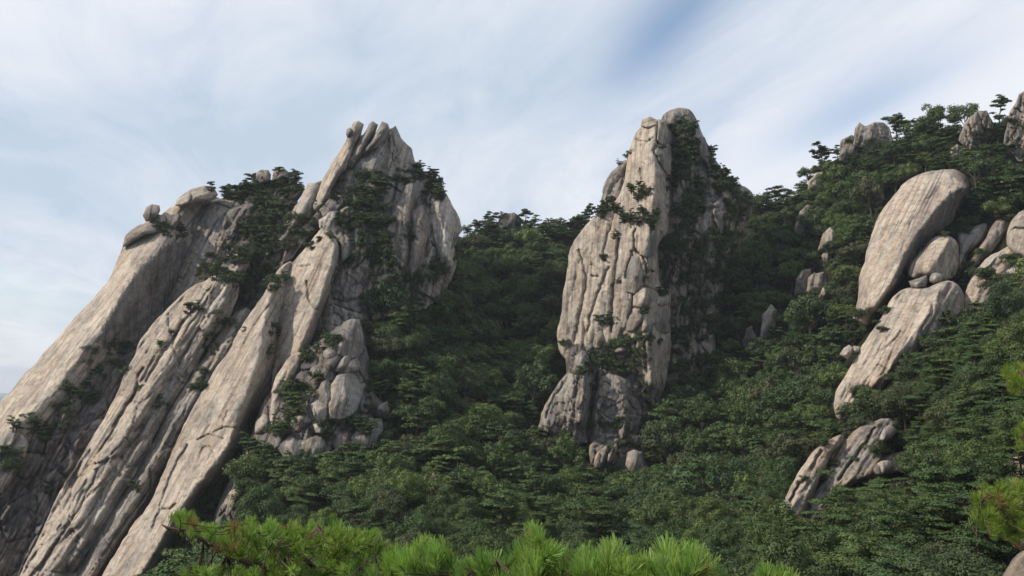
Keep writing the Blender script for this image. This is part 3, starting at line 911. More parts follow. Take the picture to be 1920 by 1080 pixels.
boulder('boulder', 'angular grey boulder balanced on the edge of the leftmost slab', 'boulder',
        [(268, 404), (274, 389), (285, 383), (298, 386), (300, 395), (296, 404), (290, 409), (284, 415), (273, 415)], DL(10))
boulder('boulder', 'low flat rock wedged beneath the balanced boulder', 'boulder', [(280, 410), (296, 402), (312, 406), (318, 428), (300, 432), (284, 424)], DL(13))
boulder('boulder', 'small dark upright boulder just right of the balanced boulder', 'boulder', [(312, 426), (316, 408), (322, 402), (335, 400), (340, 405), (335, 422), (325, 432)], DL(11), M_DARK)
boulder('boulder', 'long low cap rock lying on the shoulder of the leftmost slab', 'boulder',
        [(231, 464), (235, 444), (246, 431), (262, 421), (280, 418), (306, 424), (302, 436), (270, 441), (250, 452), (238, 460)], DL(10), M_GREY, ang=30)
boulder('boulder', 'big rounded split boulder crowning the leftmost slab beside a small pine', 'boulder',
        [(329, 386), (332, 374), (347, 362), (361, 354), (385, 349), (402, 354), (408, 364), (398, 374), (370, 380), (345, 388)], DL(12), M_TAN, ang=20,
        cracks=[(1.8, 1.6, (361, 355), (360, 368), (355, 382))])
boulder('boulder', 'left one of two round boulders poking above the ridge trees', 'boulder', [(479, 336), (481, 324), (490, 318), (503, 319), (508, 328), (507, 340), (490, 345)], DL(22), cracks=[(1.2, 1, (494, 320), (492, 336))])
boulder('boulder', 'right, taller one of two round boulders poking above the ridge trees', 'boulder', [(510, 338), (512, 322), (521, 313), (532, 314), (541, 323), (543, 338), (528, 345)], DL(22))
boulder('boulder', 'small round stone clinging to the left side of the finned summit', 'boulder', [(648, 252), (650, 243), (656, 239), (662, 244), (658, 255), (651, 257)], DL(4))

rock('core', [(408, 400), (470, 380), (540, 380), (590, 400), (640, 440), (640, 520), (600, 620), (540, 700), (470, 780), (380, 860), (300, 900), (330, 760), (380, 640), (400, 540), (430, 470)],
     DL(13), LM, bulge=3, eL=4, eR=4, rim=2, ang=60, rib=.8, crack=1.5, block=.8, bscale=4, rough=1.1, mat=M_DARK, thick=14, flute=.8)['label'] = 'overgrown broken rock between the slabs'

# ---------------------------------------------------------------- middle spire
SP = thing('rock_spire', 'tall cracked granite spire standing alone in the middle of the forest', 'rock spire')
rock('back_wall', [(1238, 226), (1243, 214), (1256, 206), (1275, 203), (1297, 208), (1308, 228), (1318, 256), (1332, 282), (1342, 300), (1362, 330), (1386, 347), (1408, 358), (1414, 372),
                   (1400, 430), (1370, 500), (1345, 580), (1340, 690), (1310, 760), (1240, 780), (1190, 700), (1180, 480), (1205, 300)],
     DM(14), SP, bulge=3, flute=1.0, plate=.6, eL=8, eR=13, rim=3, ang=84, rib=.9, crack=1.6, block=.9, bscale=5, rough=1.1, mat=M_GREY, thick=26,
     ridges=[[(1270, 215, 7), (1285, 330, 8), (1275, 480, 8)], [(1300, 230, 4), (1325, 310, 5), (1345, 400, 7), (1335, 500, 6)]])['label'] = 'shaded overgrown back wall of the spire'
rock('cap', [(1238, 228), (1243, 213), (1256, 205), (1275, 202), (1297, 207), (1308, 228), (1315, 256), (1300, 262), (1290, 240), (1262, 236), (1250, 240)],
     DM(10), SP, bulge=2.5, eL=2, eR=6, rim=2.5, rimw=9, ang=86, rib=.9, crack=1.2, rough=.5, step=2.2, mat=M_GREY)
rock('buttress', [(1305, 262), (1318, 252), (1330, 276), (1338, 305), (1330, 318), (1322, 306), (1310, 296)], DM(7), SP, bulge=2, rim=2, rimw=8, ang=85, rib=.6, crack=1, step=2.2, mat=M_GREY)
rock('buttress', [(1318, 345), (1335, 325), (1352, 345), (1362, 385), (1362, 430), (1352, 440), (1340, 400), (1322, 420), (1312, 400)], DM(6), SP, bulge=2, rim=2, rimw=8, ang=80, rib=.8, crack=1.2, step=2.2, mat=M_DARK)
rock('knob', [(1375, 362), (1386, 347), (1400, 350), (1411, 362), (1412, 376), (1398, 392), (1380, 380)], DM(16), SP, bulge=2, rim=2, rimw=8, ang=40, mat=M_GREY)
rock('shoulder', [(1128, 362), (1132, 345), (1140, 330), (1154, 316), (1176, 298), (1190, 320), (1185, 380), (1160, 430), (1130, 450), (1118, 420), (1124, 390)],
     DM(12), SP, bulge=3, eL=3, eR=5, rim=2.5, rimw=10, ang=66, rib=.4, crack=.9, block=.6, bscale=3.4, rough=.6, mat=M_GREY)
rock('pillar', [(1203, 237), (1190, 250), (1182, 276), (1176, 310), (1171, 343), (1158, 376), (1130, 398), (1108, 413), (1086, 439), (1067, 473), (1064, 513), (1056, 554), (1052, 590), (1045, 621), (1047, 650),
                (1056, 668), (1080, 690), (1110, 700), (1150, 690), (1190, 730), (1219, 760), (1236, 756), (1249, 714), (1256, 670), (1258, 630), (1257, 552), (1236, 535),
                (1234, 500), (1234, 458), (1252, 443), (1263, 417), (1268, 321), (1265, 284), (1261, 254), (1253, 232), (1240, 224), (1228, 226)],
     DM(0), SP, bulge=.6, flute=.16, eL=6, eR=13, rim=1.6, rimw=6, ang=86, rib=.10, plate=.42, crack=.75, rough=.28, mat=M_TAN, thick=26, step=2.0,
     ridges=[[(1226, 240, 4), (1226, 300, 6), (1228, 360, 7), (1218, 430, 8), (1216, 480, 8), (1210, 560, 8), (1214, 640, 7), (1222, 720, 5)]],
     cracks=[(2.2, 2.4, (1232, 226), (1234, 261), (1226, 282), (1245, 317), (1249, 345), (1247, 400)), (1.8, 1.6, (1201, 317), (1204, 332), (1199, 347)),
             (2, 2.0, (1191, 430), (1190, 465), (1201, 478), (1212, 495), (1207, 540)), (2.2, 2.2, (1186, 473), (1175, 502), (1171, 520)),
             (2.2, 2.4, (1162, 447), (1153, 506), (1147, 573), (1146, 620)), (2, 1.8, (1141, 502), (1123, 543), (1112, 580), (1100, 620)), (1.8, 1.5, (1160, 369), (1145, 425), (1130, 480)),
             (2.2, 2.2, (1180, 600), (1186, 560), (1192, 543)), (2.2, 2.0, (1188, 575), (1210, 568), (1232, 562)), (2, 1.8, (1200, 478), (1190, 470)),
             (2, 1.6, (1212, 700), (1208, 640), (1228, 610)), (1.6, 1.3, (1110, 518), (1122, 520)), (1.8, 1.5, (1085, 470), (1100, 520), (1090, 580), (1075, 640)),
             (1.6, 1.4, (1190, 543), (1206, 536), (1234, 545)), (1.6, 1.4, (1190, 262), (1215, 268), (1226, 258))])['label'] = 'tall tan front pillar'
S_PIL = SURF['last']
for nm, pl, off, mt, an in [
    ('cap_stone', [(1202, 236), (1205, 224), (1218, 220), (1229, 225), (1231, 234), (1216, 240)], -5, M_TAN, 20),
    ('block', [(1233, 262), (1236, 228), (1250, 229), (1259, 246), (1261, 262), (1250, 270), (1238, 270)], -6, M_GREY, 80),
    ('block', [(1233, 292), (1246, 286), (1250, 306), (1246, 318), (1236, 304)], -8, M_GREY, 80),
    ('block', [(1200, 476), (1204, 452), (1216, 438), (1228, 446), (1228, 474), (1214, 484)], -9, M_GREY, 80),
    ('block', [(1176, 512), (1184, 482), (1200, 480), (1207, 500), (1204, 532), (1192, 550), (1176, 545)], -9, M_GREY, 80),
    ('block', [(1188, 572), (1190, 548), (1206, 540), (1228, 542), (1234, 562), (1216, 572), (1204, 576)], -10, M_PALE, 80),
    ('block', [(1168, 622), (1182, 592), (1192, 580), (1206, 582), (1204, 602), (1188, 620)], -10, M_GREY, 75),
    ('block', [(1202, 622), (1206, 600), (1222, 596), (1226, 620)], -9, M_GREY, 88),
    ('block', [(1231, 570), (1232, 558), (1244, 552), (1257, 552), (1257, 568), (1244, 574)], -8, M_PALE, 88),
    ('block', [(1227, 618), (1230, 574), (1244, 576), (1257, 572), (1257, 622), (1240, 624)], -9, M_GREY, 88),
    ('block', [(1112, 645), (1116, 625), (1130, 618), (1134, 640), (1122, 652), (1113, 650)], -8, M_GREY, 80),
    ('block', [(1154, 660), (1158, 652), (1168, 646), (1174, 655), (1170, 664), (1160, 666)], -10, M_GREY, 60),
    ('flake', [(1210, 735), (1208, 700), (1218, 690), (1226, 700), (1234, 740), (1226, 760), (1216, 752)], -7, M_GREY, 88),
]:
    rock(nm, pl, (lambda a, b: S_PIL(a, b) - 1.4), SP, bulge=2.0, eL=1.2, eR=3.5, eT=2.5, rim=.8, rimw=3, ang=an, rib=.2, crack=.4, rough=.4, step=2.0, thick=9, mat=mt, jitter=1.2, facets=5, smoothpoly=0, grow=1.5)
rock('core', [(1062, 650), (1110, 640), (1240, 640), (1244, 740), (1212, 790), (1190, 830), (1120, 850), (1090, 830), (1060, 760)],
     DM(-1), SP, bulge=3, eL=4, eR=6, rim=2, ang=84, rib=.7, crack=1.2, block=.7, bscale=3, rough=.9, mat=M_DARK, flute=.4)
rock('lower_buttress', [(1008, 807), (1016, 775), (1023, 759), (1036, 735), (1049, 714), (1066, 698), (1075, 690), (1079, 668), (1092, 658), (1104, 662), (1110, 690), (1112, 740), (1106, 790),
                        (1103, 829), (1085, 835), (1064, 840), (1056, 858), (1046, 840), (1034, 814)],
     DM(-9), SP, smoothpoly=0, flute=.5, plate=.7, bulge=1, eT=6, eL=4, eR=10, rim=2.5, rimw=9, ang=80, rib=.6, crack=1.3, block=.5, bscale=2.0, rough=.8, step=2.2, mat=M_GREY,
     ridges=[[(1092, 670, 3), (1095, 720, 5), (1088, 790, 5)]], cracks=[(2, 1.8, (1062, 710), (1040, 745), (1022, 785)), (2, 2, (1078, 690), (1076, 720))])
rock('lower_buttress', [(1108, 830), (1112, 790), (1112, 755), (1122, 725), (1127, 706), (1145, 700), (1167, 705), (1190, 715), (1194, 747), (1204, 773), (1206, 800), (1200, 828), (1190, 842), (1165, 845),
                        (1150, 850), (1138, 868), (1130, 895), (1112, 880), (1116, 850)],
     DM(-8), SP, smoothpoly=0, flute=.6, plate=.7, bulge=1, eT=6, eL=4, eR=9, rim=2.5, rimw=9, ang=84, rib=.5, crack=1.1, block=.9, bscale=2.6, rough=.8, step=2.2, mat=M_GREY,
     ridges=[[(1160, 712, 3), (1172, 760, 5), (1170, 820, 4)]], cracks=[(2, 2, (1180, 730), (1178, 750), (1190, 768))])
rock('foot', [(1104, 835), (1125, 815), (1160, 812), (1200, 815), (1214, 840), (1213, 880), (1190, 900), (1160, 885), (1140, 905), (1118, 900), (1106, 870)],
     DM(-11), SP, smoothpoly=0, bulge=2, eL=3, eR=5, eT=4, rim=1.2, rimw=5, ang=80, rib=.2, plate=.6, crack=1.0, block=1.0, bscale=3.2, rough=.7, mat=M_GREY, thick=9, jitter=3)
for pl, mt in [([(1112, 876), (1116, 850), (1134, 836), (1146, 832), (1140, 860), (1126, 884)], M_GREY),
               ([(1136, 866), (1142, 842), (1156, 830), (1158, 842), (1146, 870)], M_PALE)]:
    rock('block', pl, DM(-15), SP, bulge=2, rim=1.6, rimw=6, ang=70, step=2.0, mat=mt, jitter=1.2, soft=0)
boulder('boulder', 'faceted grey boulder at the foot of the middle spire', 'boulder', [(1173, 872), (1176, 848), (1190, 843), (1207, 849), (1212, 868), (1209, 886), (1190, 892), (1178, 884)], DM(-17), M_GREY, ang=70)

# ---------------------------------------------------------------- right hand domes and slabs
def big(name, label, cat, *a, **k):
    return rock(name, *a, None, props={'label': label, 'category': cat}, **k)


big('granite_dome', 'huge smooth tan egg-shaped dome with a dark streaked underside, on the right slope', 'rock dome',
    [(1603, 598), (1605, 570), (1608, 555), (1612, 520), (1621, 485), (1633, 441), (1645, 412), (1662, 384), (1680, 360), (1699, 341), (1720, 328), (1736, 322), (1773, 316), (1803, 322), (1818, 332), (1826, 346),
     (1824, 370), (1810, 390), (1800, 410), (1785, 425), (1765, 440), (1747, 452), (1728, 474), (1710, 505), (1692, 535), (1670, 560), (1650, 585), (1630, 612), (1612, 606)],
    DR(0), bulge=1.2, eL=6, eR=20, eT=6, rim=4, rimw=16, ang=64, rib=.22, crack=.3, rough=.3, mat=M_TAN, thick=26,
    ridges=[[(1780, 328, 2), (1808, 352, 6), (1783, 363, 8), (1757, 388, 9), (1738, 416, 9), (1714, 445, 9), (1696, 480, 8), (1672, 530, 8), (1640, 575, 6)]],
    stains=[([(1806, 352), (1822, 352), (1828, 372), (1805, 410), (1770, 440), (1720, 470), (1690, 520), (1676, 530), (1698, 480), (1716, 446), (1739, 417), (1758, 389), (1783, 365)], M_STREAK_SHADE)],  # underside below the ridge: dark runoff streaks and shade put into the colour
    cracks=[(2, 1.1, (1767, 330), (1762, 345), (1748, 366), (1735, 372)), (2, 1.0, (1782, 325), (1790, 340), (1778, 355)), (1.8, .8, (1735, 345), (1728, 362), (1715, 378)),
            (2, 1.2, (1722, 400), (1708, 420), (1698, 445), (1690, 470)), (1.5, .8, (1700, 400), (1690, 420))])
big('boulder', 'large rounded boulder wedged under the egg-shaped dome', 'boulder',
    [(1702, 517), (1704, 500), (1712, 486), (1728, 468), (1742, 450), (1758, 441), (1775, 440), (1790, 448), (1798, 464), (1798, 500), (1790, 520), (1770, 530), (1745, 530), (1735, 518), (1718, 524), (1707, 522)],
    DR(-7), bulge=1.5, eL=3, eR=11, eT=4, rim=3, rimw=11, ang=70, rib=.15, crack=.2, rough=.3, mat=M_TAN, thick=12, step=2.2,
    ridges=[[(1780, 448, 4), (1768, 470, 5), (1752, 490, 5), (1740, 510, 4)]], cracks=[(1.8, 1.6, (1727, 471), (1714, 492), (1709, 515))])
boulder('boulder', 'grey wedge-shaped stone beneath the large rounded boulder', 'boulder', [(1703, 528), (1720, 522), (1740, 514), (1742, 526), (1736, 539), (1720, 545), (1708, 540)], DR(-10), M_GREY, ang=10)
boulder('boulder', 'small pale angular stone next to the wedge-shaped one', 'boulder', [(1740, 528), (1747, 508), (1768, 514), (1764, 530), (1750, 533)], DR(-11), M_PALE)
big('granite_slab', 'long tan slab sweeping down below the large rounded boulder', 'rock slab',
    [(1670, 560), (1684, 548), (1699, 541), (1736, 541), (1760, 530), (1785, 526), (1800, 535), (1808, 558), (1806, 590), (1790, 620), (1750, 660), (1720, 690), (1690, 720), (1650, 750), (1620, 770),
     (1590, 790), (1570, 785), (1562, 762), (1564, 742), (1575, 722), (1588, 703), (1603, 673), (1621, 640), (1640, 612), (1655, 590)],
    DR(-16), bulge=1.5, eL=4, eR=8, eT=4, rim=3, rimw=12, ang=62, rib=.75, crack=.9, rough=.5, mat=M_TAN, thick=20,
    ridges=[[(1760, 545, 4), (1735, 600, 6), (1690, 660, 6), (1640, 720, 5)]], cracks=[(2, 1.5, (1752, 560), (1744, 590), (1722, 625)), (2, 1.2, (1700, 545), (1672, 572), (1655, 600))])
boulder('boulder', 'pair of pale stones at the left edge of the long tan slab', 'boulder', [(1574, 664), (1582, 652), (1592, 646), (1600, 652), (1596, 664), (1588, 675)], DR(-14), M_PALE)
boulder('boulder', 'small pale stone resting above the pair at the left edge of the tan slab', 'boulder', [(1594, 656), (1602, 648), (1612, 650), (1610, 662), (1600, 666)], DR(-12), M_PALE)
big('granite_slab', 'striped purplish slab descending behind the pines at the right edge', 'rock slab',
    [(1805, 572), (1812, 540), (1825, 514), (1851, 482), (1884, 467), (1900, 450), (1960, 430), (2040, 470), (2040, 640), (1960, 640), (1880, 640), (1820, 640)],
    DR(-9), bulge=3, eL=3, eR=6, rim=3, ang=50, rib=.9, crack=1.2, rough=.6, mat=M_PALE, thick=20)
big('boulder', 'bulging tan boulder cut off by the right edge of the picture', 'boulder',
    [(1886, 452), (1889, 430), (1898, 410), (1915, 395), (1950, 385), (1990, 400), (2000, 440), (1970, 478), (1930, 486), (1905, 478), (1892, 466)],
    DR(-12), bulge=4, eL=3, eR=8, rim=3, rimw=11, ang=70, rib=.2, crack=.4, rough=.4, mat=M_TAN, thick=12,
    cracks=[(1.8, 1.4, (1890, 440), (1905, 428), (1925, 430))])
big('granite_slab', 'grey slab right of the large rounded boulder, under the pines', 'rock slab',
    [(1792, 440), (1815, 430), (1851, 414), (1856, 425), (1848, 446), (1830, 462), (1812, 482), (1805, 510), (1796, 500), (1798, 465)],
    DR(2), bulge=2.5, eL=2, eR=5, rim=2.5, rimw=9, ang=60, rib=.4, crack=.7, rough=.5, mat=M_GREY)
big('granite_slab', 'narrow grey slab between the striped slab and the slope pines', 'rock slab',
    [(1850, 445), (1858, 424), (1872, 408), (1888, 414), (1893, 424), (1884, 440), (1870, 462), (1840, 490), (1818, 512), (1812, 500), (1834, 466)],
    DR(0), bulge=2.5, eL=2, eR=5, rim=2.5, rimw=9, ang=52, rib=.4, crack=.7, rough=.5, mat=M_GREY)
D10 = lambda o: (lambda px, py: 151 + o + (880 - py) * 0.06)
LS = thing('granite_slab', 'low broken slab with dark clefts above the lower pines, right of centre', 'rock slab')
rock('slab', [(1460, 958), (1470, 938), (1488, 899), (1514, 859), (1540, 833), (1560, 820), (1578, 813), (1582, 830), (1560, 850), (1548, 880), (1530, 920), (1512, 955), (1500, 990), (1470, 990)],
     D10(-2), LS, bulge=2, eL=2.5, eR=5, rim=2, rimw=9, ang=58, rib=.35, crack=.8, rough=.5, mat=M_TAN, thick=8,
     cracks=[(2.2, 2, (1500, 905), (1490, 920), (1480, 940)), (2, 1.5, (1540, 845), (1520, 880))])
rock('slab', [(1505, 960), (1530, 915), (1552, 880), (1570, 845), (1600, 810), (1620, 796), (1662, 782), (1684, 798), (1662, 825), (1650, 855), (1700, 842), (1736, 836), (1724, 868), (1670, 890), (1620, 900), (1580, 920), (1550, 960), (1520, 990)],
     D10(0), LS, bulge=2.5, eL=3, eR=3, rim=2, rimw=9, ang=52, rib=.45, crack=.9, block=.4, bscale=4, rough=.6, mat=M_GREY, thick=8,
     cracks=[(2.5, 2.4, (1560, 865), (1540, 900), (1520, 935)), (2, 1.8, (1640, 800), (1610, 850), (1570, 900))])
rock('block', [(1648, 820), (1658, 800), (1672, 796), (1682, 806), (1672, 822), (1656, 828)], D10(-5), LS, bulge=1.2, rim=1.2, rimw=6, step=2.2, mat=M_PALE, jitter=1)
rock('block', [(1636, 880), (1648, 866), (1668, 862), (1676, 872), (1660, 888), (1644, 892)], D10(-5), LS, bulge=1.2, rim=1.2, rimw=6, step=2.2, mat=M_PALE, jitter=1)
rock('block', [(1694, 880), (1706, 862), (1730, 858), (1728, 872), (1710, 886)], D10(-5), LS, bulge=1.2, rim=1.2, rimw=6, step=2.2, mat=M_PALE, jitter=1)
big('granite_slab', 'small tan slab showing at the right edge just above the yellow-green pine', 'rock slab',
    [(1872, 900), (1884, 872), (1900, 845), (1925, 828), (1980, 830), (1980, 920), (1900, 915)], DC(100, .04, 870), bulge=2, rim=1.5, rimw=12, ang=50, rib=.2, crack=.5, rough=.3, mat=M_TAN, thick=6)
big('boulder', 'grey granite boulder in the bottom right corner', 'boulder',
    [(1868, 1100), (1884, 1068), (1904, 1044), (1930, 1028), (1990, 1024), (1990, 1160), (1880, 1160)], DC(42, .01, 1060), bulge=1.2, eL=.5, eR=1, eT=.8, rim=.8, rimw=14, ang=50, rib=.05, crack=.1, rough=.1, mat=M_GREY, thick=4)
boulder('boulder', 'small pale stone on the right edge above the corner boulder', 'boulder', [(1911, 1018), (1913, 1006), (1922, 1000), (1935, 1004), (1940, 1022), (1920, 1024)], DC(43, 0), M_PALE, bulge=.4, eL=.2, eR=.5, eT=.4, eB=.2, rim=.3, rib=.03, crack=.05, rough=.06, thick=1)

# ridge outcrops and lone rocks on the slopes
OUT = [
    ('rounded twin-topped rock outcrop on the right skyline ridge', [(1608, 262), (1609, 244), (1616, 234), (1626, 240), (1640, 233), (1653, 232), (1664, 240), (1667, 258), (1650, 268), (1625, 270)], 306, M_GREY, .3),
    ('broad lower outcrop left of the twin-topped rock on the skyline', [(1579, 290), (1582, 266), (1596, 256), (1610, 262), (1620, 276), (1616, 286), (1590, 294)], 303, M_GREY, .3),
    ('blocky stacked outcrop on the skyline with pines either side', [(1807, 252), (1812, 236), (1820, 224), (1833, 210), (1847, 209), (1852, 222), (1858, 236), (1848, 256), (1836, 274), (1822, 270)], 283, M_GREY, .8),
    ('tall stacked pinnacle at the upper right corner of the skyline', [(1884, 268), (1892, 230), (1894, 212), (1906, 196), (1910, 178), (1924, 170), (1960, 175), (1980, 240), (1970, 300), (1910, 300)], 270, M_GREY, .8),
    ('squat grey rock among the pines below the stacked outcrop', [(1782, 296), (1786, 280), (1795, 273), (1807, 280), (1806, 296), (1794, 302)], 268, M_GREY, 0),
    ('narrow outcrop at the left end of the right ridge under dark pines', [(1518, 362), (1519, 342), (1530, 325), (1541, 324), (1538, 345), (1530, 366)], 330, M_TAN, .3),
    ('leaning grey slab on the slope below the left end of the right ridge', [(1495, 420), (1502, 400), (1514, 387), (1524, 392), (1522, 422), (1510, 440), (1500, 434)], 318, M_GREY, 0),
    ('pale pointed rock on the slope right of the leaning grey slab', [(1540, 460), (1546, 440), (1556, 431), (1570, 430), (1572, 440), (1560, 462)], 305, M_PALE, 0),
    ('small grey rock face above the left shoulder of the egg-shaped dome', [(1616, 372), (1617, 356), (1628, 350), (1634, 358), (1632, 374)], 295, M_GREY, 0),
    ('narrow pair-mate rock right of the small face above the dome', [(1640, 372), (1641, 358), (1652, 353), (1656, 366), (1650, 376)], 294, M_GREY, 0),
    ('tall left rock of the cluster in the right-hand forest', [(1493, 548), (1495, 525), (1503, 510), (1518, 507), (1519, 525), (1512, 555), (1500, 556)], 268, M_GREY, .2),
    ('slim middle rock of the cluster in the right-hand forest', [(1512, 552), (1517, 524), (1527, 514), (1530, 530), (1526, 552)], 267, M_GREY, 0),
    ('round right rock of the cluster in the right-hand forest', [(1528, 530), (1531, 516), (1542, 511), (1551, 522), (1549, 538), (1536, 542)], 267, M_GREY, 0),
    ('low sloping rock at the foot of the cluster in the right-hand forest', [(1532, 554), (1544, 540), (1560, 532), (1571, 536), (1556, 550), (1540, 560)], 266, M_PALE, 0),
    ('small upright rock in the forest between the spire and the long slab', [(1428, 622), (1432, 592), (1444, 573), (1454, 582), (1451, 604), (1442, 624)], 258, M_PALE, 0),
    ('slender pale stone in the forest left of the middle spire', [(930, 612), (932, 600), (938, 596), (941, 606), (938, 618)], 318, M_PALE, 0),
    ('tall pale standing rock in the dark forest below the massif', [(806, 930), (808, 905), (813, 890), (820, 896), (822, 925), (820, 950), (812, 965), (807, 955)], 196, M_DARK, 0),
    ('small rock on the skyline between the massif and the spire', [(936, 420), (944, 404), (962, 401), (974, 412), (970, 424)], 372, M_DARK, 0),
    ('grey rock face hidden in the trees right of the middle gully', [(1395, 640), (1400, 618), (1410, 612), (1414, 630), (1408, 648)], 262, M_DARK, 0),
    ('white rock patch on the slope pines right of the pale pointed rock', [(1600, 588), (1606, 576), (1614, 580), (1612, 592)], 240, M_PALE, 0),
    ('small rock above the cluster in the right-hand forest', [(1543, 482), (1548, 470), (1556, 476), (1556, 490), (1548, 492)], 288, M_GREY, 0),
    ('little grey rock at the foot of the massif beside the forest', [(770, 560), (774, 540), (784, 532), (790, 545), (786, 562)], 268, M_GREY, 0),
]
for lb, pl, d_, mt, bk in OUT:
    a_ = np.array(pl, float)
    mx_, my_ = a_.mean(0)
    pl = pl if mx_ > 1880 or my_ > 880 else [(mx_ + (x - mx_) * (1.12 + (.15 if y > my_ else 0)), y + (9 if y > my_ else -1)) for x, y in pl]
    d_ = float(DT0(mx_, a_[:, 1].max() + 4)) - 1.5
    boulder('rock_outcrop', lb, 'rock outcrop', pl, DC(d_, .02, pl[0][1]), mt, block=max(bk, .25), bscale=2.2, bulge=2.2, thick=8, rim=.9, rimw=3.5, crack=.9, rib=.35, rough=.7, facets=4, smoothpoly=0, jitter=2.4, grow=2.0, eB=0, mask=False)
# ================================================================== TERRAIN
RIDGE = np.array([(-900, 1040), (-300, 1010), (0, 960), (150, 800), (260, 660), (420, 560), (560, 500), (700, 470), (840, 462), (870, 448), (905, 433), (940, 422), (985, 422), (1010, 442), (1040, 438), (1075, 428), (1110, 418),
                  (1240, 400), (1380, 392), (1450, 388), (1490, 372), (1512, 352), (1535, 320), (1565, 300), (1600, 282), (1670, 266), (1700, 258), (1740, 250), (1800, 248), (1830, 240), (1870, 234), (1900, 226), (1925, 215),
                  (2100, 170), (2500, 160), (2900, 200)], float)


def DT(px, py):
    d = DT0(px, py)
    d = d + 5.0 * fbm(np.asarray(px, float) / 70, np.asarray(py, float) / 60, 3, 4) * d / 250
    return np.clip(d, 22, 420)


def build_terrain():
    us = np.arange(-900, 2901, 14.0)
    nt = 78
    ry = np.interp(us, RIDGE[:, 0], RIDGE[:, 1])
    V = []
    rows = []
    for i in range(-5, nt):
        if i < 0:                      # far side of the ridge, falling away
            k = -i
            pr = unproj(us, ry, DT(us, ry))
            pr = pr + np.array([0, 1, 0]) * (k ** 1.5 * 9) + np.array([0, 0, -1]) * (k ** 1.7 * 5)
            rows.append(pr)
        else:
            t = (i / (nt - 1)) ** 1.0
            y = ry + (1420 - ry) * t
            rows.append(unproj(us, y, DT(us, y)))
    V = np.array(rows)
    nr, nc = V.shape[:2]
    idx = np.arange(nr * nc).reshape(nr, nc)
    q = np.stack([idx[:-1, :-1].ravel(), idx[1:, :-1].ravel(), idx[1:, 1:].ravel(), idx[:-1, 1:].ravel()], 1)
    V = V.reshape(-1, 3)
    me = make_mesh('mountain_slope', V, q, M_GROUND, smooth=True)
    o = link('mountain_slope', me, kind='structure')
    reg(V, q)
    return o


build_terrain()
# the hill the viewer stands on
xs = np.linspace(-260, 260, 90); ys = np.concatenate([np.linspace(-60, 2, 12), np.linspace(4, 170, 60)])
gx, gy = np.meshgrid(xs, ys, indexing='ij')
def hill(x, y):
    x = np.asarray(x, float); y = np.asarray(y, float)
    return -1.75 - np.clip(y - 1.5, 0, 4) * .9 - np.maximum(y - 1.5, 0) * .245 - np.maximum(np.abs(x) - 6, 0) * .08 - np.maximum(y - 110, 0) * 1.0 + fbm(x / 9, y / 9, 2, 4) * np.clip(y / 20, .1, 1.2)


hz = hill(gx, gy)
ii = np.arange(gx.size).reshape(gx.shape)
q = np.stack([ii[:-1, :-1].ravel(), ii[1:, :-1].ravel(), ii[1:, 1:].ravel(), ii[:-1, 1:].ravel()], 1)
HV = np.stack([gx.ravel(), gy.ravel(), hz.ravel()], 1)
link('hillside', make_mesh('hillside', HV, q, M_GROUND, smooth=True), kind='structure')
# valley floor out to the horizon
ang = np.linspace(0, 2 * math.pi, 97)[:-1]
rad = [0, 300, 900, 2500, 7000, 18000]
VV = [(0, 0, -135)]
for r_ in rad[1:]:
    VV += [(r_ * math.cos(t), r_ * math.sin(t), -135 - r_ * 0.004) for t in ang]
fq = []
for k in range(96):
    fq.append((0, 1 + k, 1 + (k + 1) % 96, 1 + (k + 1) % 96))
tri = np.array([f[:3] for f in fq])
qs = []
for j in range(4):
    a_, b_ = 1 + j * 96, 1 + (j + 1) * 96
    for k in range(96):
        k2 = (k + 1) % 96
        qs += [(a_ + k, b_ + k, b_ + k2), (a_ + k, b_ + k2, a_ + k2)]
link('ground', make_mesh('ground', VV, np.concatenate([tri, np.array(qs)]), M_GROUND), kind='structure')

BV = np.concatenate(ALL_V); BF = np.concatenate(ALL_F)
BVH = BVHTree.FromPolygons(BV.tolist(), BF.tolist())


def cast(px, py):
    d = unproj(px, py, 1.0)
    d = Vector(d).normalized()
    h = BVH.ray_cast(Vector((0, 0, 0)), d)
    return h[0], h[1]


# where rock (not the wooded slope) is what one sees
NROCK_V = sum(len(v) for v in ALL_V[:-1])
MK = 4
_w, _h = 2060 // MK + 1, 1100 // MK + 1
RM = np.zeros((_w, _h), bool)
_o = Vector((0, 0, 0))
_gx, _gy = np.meshgrid(-60 + MK * np.arange(_w), 100 + MK * np.arange(_h), indexing='ij')
_D = unproj(_gx, _gy, np.ones(_gx.shape))
_NF = sum((f.shape[0]) for f in ALL_F[:-1])
for i_ in range(_w):
    for j_ in range(_h):
        hh_ = BVH.ray_cast(_o, Vector(_D[i_, j_]))
        if hh_[0] is not None and hh_[2] < _NF:
            RM[i_, j_] = True


def on_rock(px, py):
    i = int((px + 60) / MK); j = int((py - 100) / MK)
    return 0 <= i < RM.shape[0] and 0 <= j < RM.shape[1] and RM[i, j]


CLEAR = [np.array(p, float) for p in (
    [(1462, 958), (1518, 850), (1575, 808), (1655, 782), (1690, 802), (1700, 838), (1738, 842), (1700, 882), (1600, 918), (1530, 955)],
    [(1560, 765), (1600, 670), (1650, 580), (1740, 530), (1810, 545), (1795, 590), (1720, 640), (1650, 700), (1590, 770)],
    [(1790, 435), (1900, 395), (1930, 395), (1930, 490), (1885, 530), (1850, 575), (1805, 580)],
    [(480, 990), (500, 830), (700, 760), (735, 800), (712, 850), (600, 850), (430, 960)],
    [(1008, 805), (1050, 700), (1240, 700), (1205, 880), (1110, 890), (1060, 850)])]


def in_clear(px, py):
    return any(inside(c, np.array([px]), np.array([py]))[0] for c in CLEAR)
